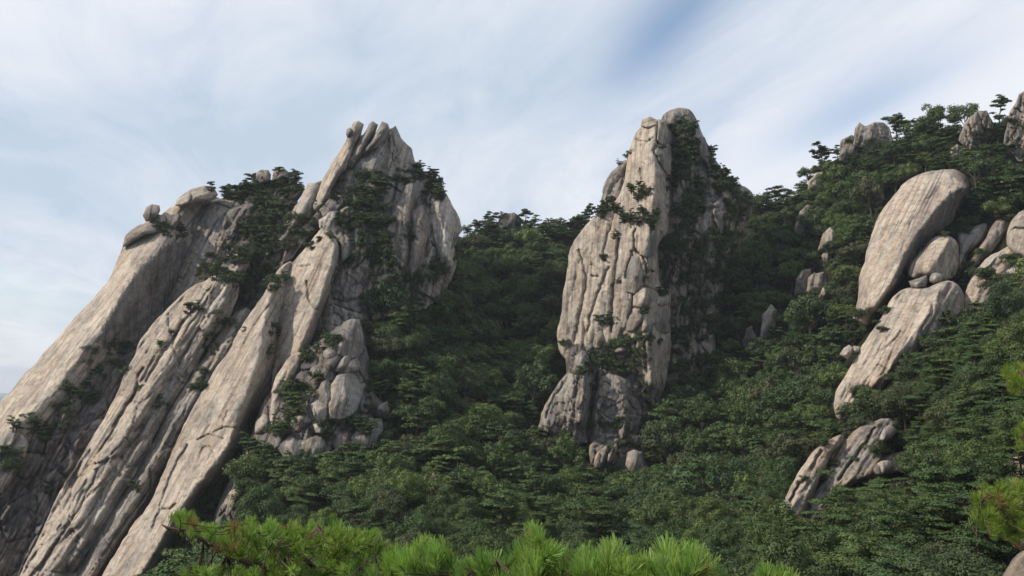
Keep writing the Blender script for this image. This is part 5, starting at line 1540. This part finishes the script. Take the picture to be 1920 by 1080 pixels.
# ---- plants growing on the rock: (cx, cy, rx, ry, count, kind share of pine, scale, where)
VEG = [
    (402, 352, 7, 4, 2, 1, .7, 'on top of the leftmost slab'),
    (442, 364, 26, 10, 9, .6, .8, 'on the ridge left of the two round boulders'), (480, 352, 32, 16, 12, .6, .9, 'around the two round boulders'), (532, 350, 26, 22, 12, .6, .9, 'around the two round boulders'),
    (505, 392, 38, 22, 12, .4, .9, 'below the two round boulders'), (320, 432, 32, 14, 11, .7, .8, 'beside the balanced boulder'), (300, 424, 12, 6, 3, .6, .6, 'beside the balanced boulder'),
    (400, 500, 24, 22, 9, .3, .9, 'in the cleft above the striped slab'), (432, 475, 22, 22, 9, .3, .9, 'in the cleft above the striped slab'), (385, 518, 12, 10, 3, .2, .8, 'in the cleft above the striped slab'),
    (490, 430, 38, 30, 22, .3, .9, 'in the overgrown cleft of the massif'), (480, 490, 34, 34, 22, .3, .9, 'in the overgrown cleft of the massif'), (520, 450, 34, 30, 16, .3, .9, 'in the overgrown cleft of the massif'),
    (450, 540, 28, 30, 15, .3, .85, 'in the overgrown cleft of the massif'), (500, 535, 24, 22, 8, .3, .8, 'in the overgrown cleft of the massif'), (560, 425, 30, 22, 10, .3, .8, 'in the overgrown cleft of the massif'),
    (357, 577, 16, 14, 5, .8, .8, 'on the striped slab'), (325, 622, 9, 6, 2, .3, .6, 'on the striped slab'), (303, 646, 8, 3, 2, .8, .6, 'on the striped slab'),
    (388, 635, 14, 26, 8, .3, .75, 'in the cracks between the ribs'), (410, 600, 20, 14, 6, .3, .8, 'in the cracks between the ribs'), (435, 605, 10, 8, 2, .3, .7, 'in the cracks between the ribs'), (405, 655, 12, 10, 3, .3, .6, 'in the cracks between the ribs'),
    (372, 712, 18, 24, 9, .4, .8, 'in the cracks between the ribs'), (300, 757, 12, 16, 5, .4, .7, 'in the cracks between the ribs'), (264, 730, 6, 10, 3, .4, .5, 'in the cracks between the ribs'), (256, 914, 10, 6, 3, .4, .6, 'low in the cracks between the ribs'),
    (300, 880, 8, 10, 3, .3, .6, 'low in the cracks between the ribs'),
    (529, 520, 7, 8, 2, .3, .6, 'along the crest of the largest slab'), (512, 541, 6, 6, 2, .3, .6, 'along the crest of the largest slab'), (453, 617, 5, 4, 1, .3, .5, 'along the crest of the largest slab'), (441, 632, 4, 3, 1, .3, .5, 'along the crest of the largest slab'),
    (515, 620, 12, 14, 4, .5, .8, 'in the dark slot right of the largest slab'), (505, 660, 8, 16, 3, .5, .7, 'in the dark slot right of the largest slab'),
    (700, 350, 34, 26, 20, .3, .9, 'on the ledges of the finned summit'), (690, 395, 30, 26, 18, .3, .9, 'on the ledges of the finned summit'), (625, 372, 12, 8, 3, .8, .7, 'on the ledges of the finned summit'), (668, 372, 20, 14, 7, .3, .8, 'on the ledges of the finned summit'),
    (790, 322, 28, 14, 13, .7, .9, 'on the right shoulder of the finned summit'), (820, 348, 14, 14, 8, .7, .9, 'on the right shoulder of the finned summit'), (818, 372, 14, 12, 6, .5, .8, 'on the right shoulder of the finned summit'), (760, 330, 20, 14, 8, .4, .8, 'on the right shoulder of the finned summit'),
    (720, 435, 16, 30, 12, .2, .9, 'in the dark central gully of the massif'), (716, 500, 22, 46, 22, .2, .9, 'in the dark central gully of the massif'), (655, 412, 24, 22, 10, .4, .85, 'below the finned summit'), (610, 440, 20, 12, 4, .4, .7, 'below the finned summit'),
    (690, 465, 20, 34, 16, .2, .9, 'in the dark central gully of the massif'), (766, 440, 8, 18, 5, .2, .7, 'in the dark central gully of the massif'), (800, 380, 9, 20, 4, .3, .7, 'on the right shoulder of the finned summit'),
    (825, 505, 26, 22, 12, .2, .9, 'at the foot of the summit wall'), (775, 530, 40, 22, 16, .2, .9, 'at the foot of the summit wall'), (720, 570, 36, 30, 20, .2, .9, 'at the foot of the summit wall'), (740, 600, 50, 24, 16, .2, .9, 'at the foot of the summit wall'), (850, 470, 8, 20, 4, .2, .7, 'at the foot of the summit wall'),
    (580, 470, 18, 14, 3, .3, .7, 'below the finned summit'), (640, 340, 10, 6, 2, .6, .6, 'on the ledges of the finned summit'), (598, 382, 8, 6, 2, .6, .6, 'on the ledges of the finned summit'),
    (645, 484, 20, 9, 5, 1, .9, 'on the shoulder of the rounded warm slab'), (652, 440, 10, 20, 4, .3, .7, 'on the shoulder of the rounded warm slab'),
    (610, 640, 30, 18, 12, .3, .85, 'above the tumbled blocks'), (622, 520, 8, 20, 3, .3, .6, 'in the slot right of the rounded warm slab'), (585, 665, 14, 18, 6, .3, .8, 'above the tumbled blocks'),
    (550, 742, 30, 24, 14, .7, .95, 'beside the tumbled blocks'), (545, 780, 22, 22, 8, .5, .9, 'beside the tumbled blocks'), (590, 705, 10, 12, 4, .3, .6, 'among the tumbled blocks'), (640, 798, 42, 10, 12, .3, .75, 'among the tumbled blocks'),
    (525, 805, 16, 14, 7, .4, .8, 'among the tumbled blocks'), (682, 800, 14, 14, 6, .3, .75, 'among the tumbled blocks'), (600, 815, 14, 8, 4, .3, .7, 'among the tumbled blocks'), (690, 760, 12, 16, 5, .3, .7, 'among the tumbled blocks'), (695, 720, 8, 20, 4, .2, .7, 'among the tumbled blocks'),
    (610, 872, 80, 16, 24, .5, 1, 'along the foot of the tumbled blocks'), (510, 880, 40, 24, 16, .5, 1, 'along the foot of the tumbled blocks'), (470, 860, 24, 30, 12, .4, 1, 'along the foot of the tumbled blocks'), (560, 900, 60, 20, 14, .4, 1, 'along the foot of the tumbled blocks'), (455, 925, 24, 20, 8, .4, 1, 'along the foot of the tumbled blocks'),
    (205, 655, 48, 14, 14, .4, .8, 'in the shaded hollow under the outermost slab'), (150, 738, 34, 20, 14, .8, .9, 'in the shaded hollow under the outermost slab'), (200, 690, 50, 18, 9, .4, .8, 'in the shaded hollow under the outermost slab'), (110, 765, 20, 12, 5, .4, .8, 'in the shaded hollow under the outermost slab'),
    (45, 802, 30, 10, 9, 1, 1, 'on the dark buttress at the left edge'), (70, 818, 16, 10, 4, .8, .9, 'on the dark buttress at the left edge'), (12, 870, 16, 24, 8, .4, 1, 'on the dark buttress at the left edge'), (95, 915, 8, 8, 2, .4, .8, 'low on the dark buttress'), (110, 800, 16, 20, 4, .4, .6, 'on the dark buttress at the left edge'),
    # spire
    (1197, 358, 24, 6, 6, 1, .8, 'on the front pillar of the spire'), (1204, 372, 14, 6, 3, .6, .7, 'on the front pillar of the spire'), (1186, 412, 18, 8, 6, .7, .8, 'on the front pillar of the spire'), (1215, 402, 18, 16, 9, .4, .9, 'on the front pillar of the spire'), (1222, 422, 14, 12, 4, .4, .8, 'on the front pillar of the spire'),
    (1146, 386, 22, 14, 11, .5, .8, 'on the left shoulder of the spire'), (1130, 396, 12, 8, 4, .8, .8, 'on the left shoulder of the spire'), (1178, 290, 4, 6, 3, .7, .5, 'on the left shoulder of the spire'),(1165, 303, 8, 4, 3, .4, .5, 'on the left shoulder of the spire'),
    (1155, 443, 8, 4, 2, 1, .6, 'on the front pillar of the spire'), (1129, 480, 8, 7, 3, .6, .6, 'on the front pillar of the spire'), (1165, 526, 9, 6, 2, .3, .6, 'on the front pillar of the spire'), (1215, 515, 10, 18, 4, .3, .6, 'among the blocks of the spire'),
    (1235, 276, 12, 6, 4, .3, .6, 'near the top of the spire'), (1250, 345, 8, 22, 4, .3, .6, 'near the top of the spire'), (1244, 540, 12, 14, 5, .3, .8, 'among the blocks of the spire'), (1215, 586, 12, 8, 4, .3, .7, 'among the blocks of the spire'), (1140, 602, 18, 10, 7, .5, .8, 'above the lower buttresses'),
    (1285, 245, 20, 12, 12, .2, .8, 'on the overgrown back of the spire'), (1284, 290, 22, 34, 38, .2, .9, 'on the overgrown back of the spire'), (1292, 370, 26, 50, 44, .2, .95, 'on the overgrown back of the spire'), (1345, 330, 14, 30, 16, .3, .8, 'on the overgrown back of the spire'), (1335, 300, 8, 30, 10, .3, .6, 'on the overgrown back of the spire'),
    (1380, 390, 24, 26, 18, .3, .9, 'on the overgrown back of the spire'), (1365, 345, 16, 14, 8, .3, .7, 'on the overgrown back of the spire'), (1280, 480, 40, 60, 46, .2, 1, 'on the overgrown back of the spire'), (1340, 480, 34, 50, 30, .2, 1, 'on the overgrown back of the spire'),
    (1290, 600, 36, 66, 40, .2, 1, 'low on the back of the spire'), (1275, 690, 30, 40, 20, .2, 1, 'low on the back of the spire'), (1330, 590, 24, 60, 18, .2, 1, 'low on the back of the spire'), (1262, 450, 14, 30, 10, .3, .8, 'on the overgrown back of the spire'),
    (1195, 638, 52, 12, 18, .7, .95, 'on the wide ledge of the spire'), (1130, 672, 44, 14, 15, .6, .95, 'on the wide ledge of the spire'), (1170, 680, 40, 20, 15, .5, .95, 'on the wide ledge of the spire'), (1100, 700, 16, 22, 8, .4, .85, 'on the wide ledge of the spire'), (1205, 690, 12, 34, 9, .4, .85, 'on the wide ledge of the spire'), (1165, 652, 40, 10, 10, .6, .9, 'on the wide ledge of the spire'),
    (1060, 642, 10, 6, 3, .9, .8, 'left of the wide ledge of the spire'), (1052, 680, 10, 14, 4, .3, .8, 'left of the wide ledge of the spire'), (1130, 800, 14, 12, 5, .3, .7, 'on the lower right buttress'), (1170, 800, 14, 14, 6, .3, .7, 'on the lower right buttress'), (1108, 800, 6, 14, 3, .3, .7, 'on the lower right buttress'), (1175, 835, 20, 6, 5, .3, .8, 'on the lower right buttress'),
    (1150, 850, 10, 12, 3, .3, .7, 'on the lower right buttress'), (1060, 820, 20, 10, 4, .6, .9, 'under the lower left buttress'), (1215, 730, 12, 30, 5, .3, .8, 'beside the lower buttresses'),
    # right
    (1652, 586, 14, 6, 4, 1, .8, 'at the lower tip of the egg-shaped dome'), (1630, 600, 10, 6, 2, .8, .8, 'at the lower tip of the egg-shaped dome'), (1695, 522, 9, 8, 4, .4, .6, 'beside the wedge-shaped stone'), (1640, 612, 16, 10, 5, .4, .8, 'at the lower tip of the egg-shaped dome'), (1760, 436, 20, 6, 5, .5, .8, 'on top of the large rounded boulder'),
    (1800, 425, 16, 10, 6, .4, .9, 'between the dome and the grey slabs'), (1840, 475, 14, 8, 4, .8, .8, 'among the grey slabs'), (1790, 520, 10, 8, 4, .4, .8, 'right of the large rounded boulder'), (1815, 500, 12, 16, 5, .5, .9, 'right of the large rounded boulder'), (1900, 480, 14, 12, 4, .4, .9, 'beside the bulging boulder'), (1875, 520, 30, 16, 7, .8, 1, 'on the striped purplish slab'), (1830, 590, 30, 12, 8, .8, 1, 'on the striped purplish slab'),
    (1885, 580, 30, 20, 9, .8, 1, 'on the striped purplish slab'), (1690, 690, 30, 20, 8, .8, 1, 'along the lower edge of the long tan slab'), (1740, 640, 24, 14, 6, .8, 1, 'along the lower edge of the long tan slab'), (1780, 600, 16, 10, 4, .8, 1, 'along the lower edge of the long tan slab'), (1620, 745, 20, 10, 5, .4, .9, 'along the lower edge of the long tan slab'), (1590, 770, 14, 8, 4, .4, .9, 'along the lower edge of the long tan slab'),
    (1542, 905, 4, 10, 2, .3, .6, 'in the cleft of the low broken slab'), (1508, 905, 4, 8, 2, .3, .5, 'in the cleft of the low broken slab'), (1560, 870, 10, 8, 3, .3, .6, 'in the cleft of the low broken slab'), (1600, 860, 10, 3, 2, .8, .5, 'in the cleft of the low broken slab'), (1688, 832, 30, 14, 9, .3, .8, 'on top of the low broken slab'), (1650, 850, 10, 10, 3, .3, .7, 'on top of the low broken slab'),
    (1540, 830, 14, 5, 4, .4, .6, 'along the top of the low broken slab'), (1600, 790, 20, 10, 5, .4, .8, 'along the top of the low broken slab'), (1560, 940, 24, 10, 4, .8, .8, 'under the low broken slab'), (1620, 895, 30, 6, 4, .8, .8, 'under the low broken slab'),
    (1595, 258, 8, 6, 3, 1, .8, 'on the skyline outcrops'), (1830, 250, 12, 14, 4, .7, .7, 'on the skyline outcrops'), (1905, 230, 12, 16, 4, .7, .8, 'on the skyline outcrops'),
]
for lb, pl, d_, mt, bk in OUT:
    a_ = np.array(pl)
    VEG.append((a_[:, 0].mean(), a_[:, 1].max() + 2, (a_[:, 0].max() - a_[:, 0].min()) * .55, 4, 4, .3, .85, 'at the foot of ' + {0: 'a lone rock on the right slope', 1: 'a rock left of the spire'}[int(a_[:, 0].mean() < 1100)]))
for i_, v_ in enumerate(VEG):
    if 'low on the back' in v_[7]:
        VEG[i_] = v_[:4] + (int(v_[4] * .75), v_[5], v_[6] * 1.2, v_[7])
    elif 'overgrown back' in v_[7]:
        VEG[i_] = v_[:4] + (int(v_[4] * 1.05), v_[5], v_[6] * 1.3, v_[7])
    elif 'two round boulders' in v_[7]:
        VEG[i_] = v_[:4] + (int(v_[4] * 1.5), v_[5], v_[6] * 1.25, v_[7])
    elif 'central gully' in v_[7] or 'overgrown cleft' in v_[7] or 'foot of the summit wall' in v_[7] or 'ledges of the finned' in v_[7]:
        VEG[i_] = v_[:4] + (int(v_[4] * 1.2), v_[5], v_[6] * 1.2, v_[7])
VEG += [(1150, 890, 40, 8, 8, .3, 1.0, 'at the foot of the lower buttresses'), (1192, 892, 16, 5, 4, .3, .9, 'at the foot of the lower buttresses'), (812, 968, 14, 14, 5, .3, 1.1, 'at the foot of the standing rock'), (1345, 560, 16, 90, 18, .2, 1.5, 'low on the back of the spire'), (1325, 700, 30, 40, 16, .2, 1.5, 'low on the back of the spire'), (1370, 450, 20, 60, 16, .2, 1.3, 'on the overgrown back of the spire')]
nveg = 0
LEDGE, LOBJ = [], []
counts = {'pine': 0, 'shrub': 0}
vrs = np.random.default_rng(41)
SHRUB_REST = []
for (cx_, cy_, rx_, ry_, n_, share, sc, where) in VEG:
    for k in range(n_):
        for tr_ in range(4):
            a = vrs.random() * 6.283; q = math.sqrt(vrs.random())
            px_ = cx_ + math.cos(a) * rx_ * q; py_ = cy_ + math.sin(a) * ry_ * q
            pine_ = vrs.random() < share
            lift = (3.2 if pine_ else 1.2) * sc * F / 230 * .5
            loc, nrm = cast(px_, py_ + lift)
            if loc is not None and loc.length < 420:
                break
        if loc is None or loc.length > 420:
            continue
        D_ = float(np.array(loc) @ FWD)
        q = sc * vrs.uniform(.75, 1.2) * (1.0 if D_ > 150 else .8)
        loc = loc + Vector((0, .3, 0))
        if pine_ and counts['pine'] < 88 + 0:
            counts['pine'] += 1
            LEDGE.append((px_, 'stunted pine', where, len(LEDGE)))
            LOBJ.append(plant('ledge_pine', loc, q * 1.15, vrs.random() * 6.28, f'stunted flat-topped pine {where}', f'ledge pines {where}', tilt=(vrs.normal(0, .12), vrs.normal(0, .12))))
        elif pine_ and counts['pine'] < 400:
            counts['pine'] += 1
            SHRUB_REST.append(('ledge_pine', tuple(loc), q * 1.15))
        elif counts['shrub'] < 290:
            counts['shrub'] += 1
            LEDGE.append((px_, 'shrub', where, len(LEDGE)))
            LOBJ.append(plant('shrub', loc, q * 1.3, vrs.random() * 6.28, f'dark green shrub {where}', f'shrubs {where}', cat='shrub', tilt=(vrs.normal(0, .15), vrs.normal(0, .15))))
        else:
            SHRUB_REST.append(('shrub', tuple(loc), q * 1.3))
_g = {}
for x_, k_, w_, i_ in LEDGE:
    _g.setdefault((k_, w_), []).append((x_, i_))
for (k_, w_), L_ in _g.items():
    L_.sort()
    for j_, (_, i_) in enumerate(L_):
        adj = 'dark flat-topped stunted pine' if k_ == 'stunted pine' else 'low dark green shrub'
        LOBJ[i_]['label'] = f'{adj} {w_}' + ('' if len(L_) == 1 else (', leftmost' if j_ == 0 else (', rightmost' if j_ == len(L_) - 1 else f', {ORD[min(j_, len(ORD) - 1)]} from left')))
print('veg', counts, len(SHRUB_REST))
VAR_MAP = {'shrub': 'shrub', 'ledge_pine': 'ledge_pine'}
items = REST
fo = forest_stuff('forest', items, 'dense mixed forest of broadleaf trees and pines covering the slopes')
# undergrowth: low bushes that close the forest floor and fill the ledges
UG = []
for i in range(3700):
    j = RNG.integers(0, NC)
    p = CPOS[j]
    if on_rock(cu[j], cv[j] - 6) or CD[j] < 125:
        continue
    UG.append(('shrub', tuple(p), RNG.uniform(.8, 1.4)))
for i in range(9000):
    j = RNG.integers(0, NC)
    if in_clear(cu[j], cv[j]) and not on_rock(cu[j], cv[j] - 4):
        UG.append(('shrub', tuple(CPOS[j]), RNG.uniform(.7, 1.2)))
UG += SHRUB_REST


def forest_kind(items):
    out = []
    for k, p, s in items:
        out.append((k, False, (p[0], p[1], p[2], s)))
    return out


forest_stuff('undergrowth', forest_kind(UG), 'low bushes and undergrowth between the trees and on the ledges')

# dark pines of the viewer's own hillside, between the massif and the near boughs
for k, (px_, D_, s_, lb_) in enumerate(((262, 92, 1.05, 'leftmost'), (318, 84, 1.25, 'second from left'), (375, 88, 1.35, 'middle'), (428, 96, 1.25, 'second from right'), (470, 90, 1.05, 'rightmost'))):
    x_ = (px_ - 960) / F * D_
    z_ = float(hill(x_, D_))
    plant('near_pine', (x_, D_, z_), s_ * 1.15, k * 1.7, f'{lb_} of five dark pines between the largest slab and near bough', 'dark pines behind the near bough', var=k % 4)
# ================================================================== FOREGROUND PINES
def tuft_mesh(seed, n=120, L=.078, stem=.085, wd=.0036, mat=None, spread=1.0):
    rs = np.random.default_rng(seed)
    t = rs.random(n) ** .8
    base = np.stack([rs.normal(0, .002, n), rs.normal(0, .002, n), t * stem], 1)
    th = rs.random(n) * 6.283
    a = np.radians((52 - 30 * t) * spread + rs.normal(0, 5, n))
    d = np.stack([np.cos(th) * np.sin(a), np.sin(th) * np.sin(a), np.cos(a)], 1)
    ln = L * (.92 + .16 * rs.random(n))
    side = np.cross(d, rs.normal(0, 1, (n, 3))); side /= np.linalg.norm(side, axis=1)[:, None]
    bend = np.array([0, 0, 1.0]) * .16
    m = base + d * (ln * .55)[:, None]
    tip = base + (d + bend) * ln[:, None]
    w = wd * .5
    V = np.stack([base - side * w * .6, base + side * w * .6, m + side * w, m - side * w, tip + side * w * .75, tip - side * w * .75], 1).reshape(-1, 3)
    i = np.arange(n) * 6
    q = np.concatenate([np.stack([i, i + 1, i + 2, i + 3], 1), np.stack([i + 3, i + 2, i + 4, i + 5], 1)])
    return make_mesh('needle_tuft', V, q, mat)


def fore_pine(label, D0, branches, regions, tufts, broken, trunk_px, sc=1.0, seed=0, jit=.35):
    rs = np.random.default_rng(seed)
    tb = unproj(trunk_px[0], trunk_px[1], D0 + .3)
    gz = float(hill(tb[0], tb[1])) - .2
    root = thing('pine_tree', label, 'tree', (float(tb[0]), float(tb[1]) + .1, gz))
    O = np.array(root.location)
    n = 7
    tp = [np.array([tb[0] + .05 * math.sin(k), tb[1] + .1 * (1 - k / (n - 1)), gz + (tb[2] - gz) * k / (n - 1)]) - O for k in range(n)]
    v, f = tube(tp, np.linspace(.13, .06, n), 9)
    link('trunk', make_mesh('trunk', v, f, M_PBARK, smooth=True), root)
    bp = []
    for br in branches:
        P = []
        br = np.array(br, float)
        for a, b in zip(br[:-1], br[1:]):
            for k in range(6):
                q = a + (b - a) * k / 6
                P.append(unproj(q[0], q[1], q[2]))
        P.append(unproj(*br[-1]))
        P = np.array(P)
        P += np.cumsum(rs.normal(0, .008, P.shape), 0)
        bp.append(P)
        r0 = .035 if len(bp) == 1 else .022
        v, f = tube(P - O, np.linspace(r0, .006, len(P)), 6)
        link('branch', make_mesh('branch', v, f, M_PBARK, smooth=True), root)
    allp = np.concatenate(bp)
    tw = []
    k = 0
    for (poly, cnt, up) in regions:
        poly = np.array(poly, float)
        x0, y0 = poly.min(0); x1, y1 = poly.max(0)
        m = 0
        guard = 0
        pts_used = []
        while m < cnt and guard < cnt * 60:
            guard += 1
            px, py = rs.uniform(x0, x1), rs.uniform(y0, y1)
            if not inside(poly, np.array([px]), np.array([py]))[0]:
                continue
            D = D0 + rs.normal(0, jit)
            if any((px - a) ** 2 + (py - b) ** 2 + ((D - c) * 60) ** 2 < 13 ** 2 for a, b, c in pts_used):
                continue
            pts_used.append((px, py, D))
            p = unproj(px, py, D)
            dd = allp - p
            j = int(np.argmin((dd ** 2).sum(1)))
            nb = allp[j]
            out = p - nb; out /= np.linalg.norm(out) + 1e-6
            d = out * .55 + np.array([0, 0, up]) + rs.normal(0, .32, 3)
            d[1] -= .15
            d /= np.linalg.norm(d)
            s = sc * rs.uniform(.75, 1.2)
            b0 = p - d * .11 * s
            pool = broken if rs.random() < .055 else tufts
            o = link('needle_tuft', pool[rs.integers(len(pool))], root)
            q = Vector(d).to_track_quat('Z', 'Y') @ Matrix.Rotation(rs.random() * 6.28, 4, 'Z').to_quaternion()
            o.location = Vector(b0 - O); o.rotation_mode = 'QUATERNION'; o.rotation_quaternion = q; o.scale = (s, s, s)
            mid = (b0 + nb) / 2 + np.array([0, 0, -.03])
            tw.append(tube([nb - O, mid - O, b0 - O, b0 + d * .10 * s - O], [.0045, .0035, .003, .002], 4))
            m += 1; k += 1
    v, f = join(tw)
    link('twigs', make_mesh('twigs', v, f, M_PBARK, smooth=True), root, kind='stuff')
    return root


TG = [tuft_mesh(i, 90, mat=M_NEEDLE) for i in range(5)]
TD = [tuft_mesh(10 + i, 80, L=.072, mat=M_NEEDLE_D) for i in range(4)]
TY = [tuft_mesh(20 + i, 80, L=.072, mat=M_NEEDLE2) for i in range(3)]
TB = [tuft_mesh(30 + i, 60, L=.068, mat=M_BROWN, spread=1.25) for i in range(2)]

fore_pine('near pine bough with olive green and some brown needle tufts, at bottom left of centre', 5.9,
          [[(780, 1230, 6.1), (650, 1110, 6.0), (530, 1060, 5.9), (430, 1015, 5.9), (365, 985, 5.85), (328, 962, 5.85)],
           [(650, 1110, 6.0), (570, 1040, 5.9), (500, 1000, 5.8), (445, 980, 5.8)], [(700, 1150, 6.0), (650, 1060, 6.0), (605, 990, 5.9)],
           [(740, 1190, 6.0), (715, 1080, 5.9), (700, 1010, 5.9)], [(650, 1110, 6.0), (500, 1095, 5.8), (390, 1080, 5.7), (350, 1072, 5.7)]],
          [([(314, 966), (345, 958), (385, 985), (420, 985), (470, 972), (520, 985), (560, 978), (620, 972), (650, 992), (700, 995), (725, 1020), (725, 1090), (520, 1090), (420, 1030), (360, 1000), (330, 985)], 235, .75),
           ([(345, 1066), (430, 1062), (520, 1072), (520, 1095), (345, 1095)], 40, .75)],
          TD + TG[:2], TB, (780, 1230), .82, 5, .4)
fore_pine('nearest bright green pine with upright candle-like shoots, along the bottom centre', 4.1,
          [[(1060, 1400, 4.3), (1040, 1200, 4.25), (1010, 1090, 4.2), (1000, 1000, 4.15)], [(1040, 1200, 4.3), (930, 1120, 4.2), (850, 1070, 4.2), (760, 1050, 4.2)],
           [(1040, 1220, 4.3), (1120, 1110, 4.2), (1160, 1050, 4.15)], [(1050, 1260, 4.3), (1200, 1130, 4.2), (1260, 1050, 4.1)], [(1050, 1280, 4.3), (1260, 1150, 4.2), (1330, 1070, 4.1)],
           [(1050, 1300, 4.3), (1350, 1200, 4.2), (1440, 1090, 4.1)], [(940, 1130, 4.2), (930, 1080, 4.1), (925, 1040, 4.1)]],
          [([(722, 1090), (735, 1035), (775, 1020), (820, 1022), (850, 1050), (890, 1045), (940, 1048), (965, 1040), (1040, 1035), (1090, 1050), (1200, 1045), (1345, 1055), (1355, 1095)], 150, 1.2),
           ([(965, 1075), (978, 1020), (992, 992), (1008, 990), (1022, 1030), (1030, 1075)], 16, 1.5), ([(1120, 1070), (1135, 1028), (1150, 1022), (1168, 1040), (1172, 1070)], 9, 1.6),
           ([(1215, 1070), (1228, 1030), (1250, 1020), (1270, 1032), (1300, 1022), (1325, 1050), (1330, 1075)], 20, 1.5), ([(1075, 1070), (1085, 1035), (1100, 1030), (1108, 1060)], 6, 1.6),
           ([(1420, 1095), (1428, 1070), (1445, 1060), (1475, 1078), (1485, 1095)], 9, 1.5), ([(740, 1060), (760, 1022), (790, 1012), (812, 1030), (820, 1060)], 14, 1.4)],
          TG, TB, (1060, 1400), 1.0, 9, .16)
fore_pine('yellow-green pine whose boughs reach in from the right edge', 8.2,
          [[(2160, 1250, 8.6), (2080, 1000, 8.5), (1980, 975, 8.3), (1890, 965, 8.2)], [(2080, 1000, 8.5), (1990, 930, 8.3), (1900, 925, 8.2), (1835, 935, 8.1)],
           [(2080, 1000, 8.5), (2050, 760, 8.5), (1960, 710, 8.3), (1900, 705, 8.2)], [(2050, 860, 8.5), (1980, 820, 8.3), (1925, 815, 8.2)]],
          [([(1822, 930), (1840, 908), (1890, 902), (1940, 892), (1960, 940), (1900, 955), (1850, 958)], 80, .7), ([(1860, 1000), (1870, 970), (1920, 955), (1960, 965), (1950, 1005), (1900, 1010)], 45, .7),
           ([(1822, 960), (1838, 950), (1870, 962), (1862, 980), (1835, 978)], 14, .7),
           ([(1878, 705), (1892, 684), (1930, 678), (1950, 710), (1905, 724)], 24, .7), ([(1890, 722), (1905, 714), (1912, 730), (1896, 738)], 4, .7), ([(1906, 835), (1908, 795), (1925, 780), (1950, 800), (1945, 840)], 20, .7)],
          TY, TB[:1], (2160, 1250), 1.0, 13, .35)

# ================================================================== AIR
def build_haze():
    m, n, l = new_mat('haze')
    v = N(n, 'ShaderNodeVolumePrincipled')
    v.inputs['Color'].default_value = (0.80, 0.88, 1.0, 1)
    v.inputs['Density'].default_value = 0.00010
    v.inputs['Anisotropy'].default_value = 0.2
    o = N(n, 'ShaderNodeOutputMaterial')
    l.new(v.outputs[0], o.inputs['Volume'])
    x0, x1, y0, y1, z0, z1 = -19000, 19000, -19000, 19000, -230, 135
    V = [(x, y, z) for x in (x0, x1) for y in (y0, y1) for z in (z0, z1)]
    Fq = [(0, 1, 3, 2), (4, 6, 7, 5), (0, 4, 5, 1), (2, 3, 7, 6), (0, 2, 6, 4), (1, 5, 7, 3)]
    link('haze', make_mesh('haze', V, Fq, m), kind='stuff', label='thin summer haze over the valley')


build_haze()
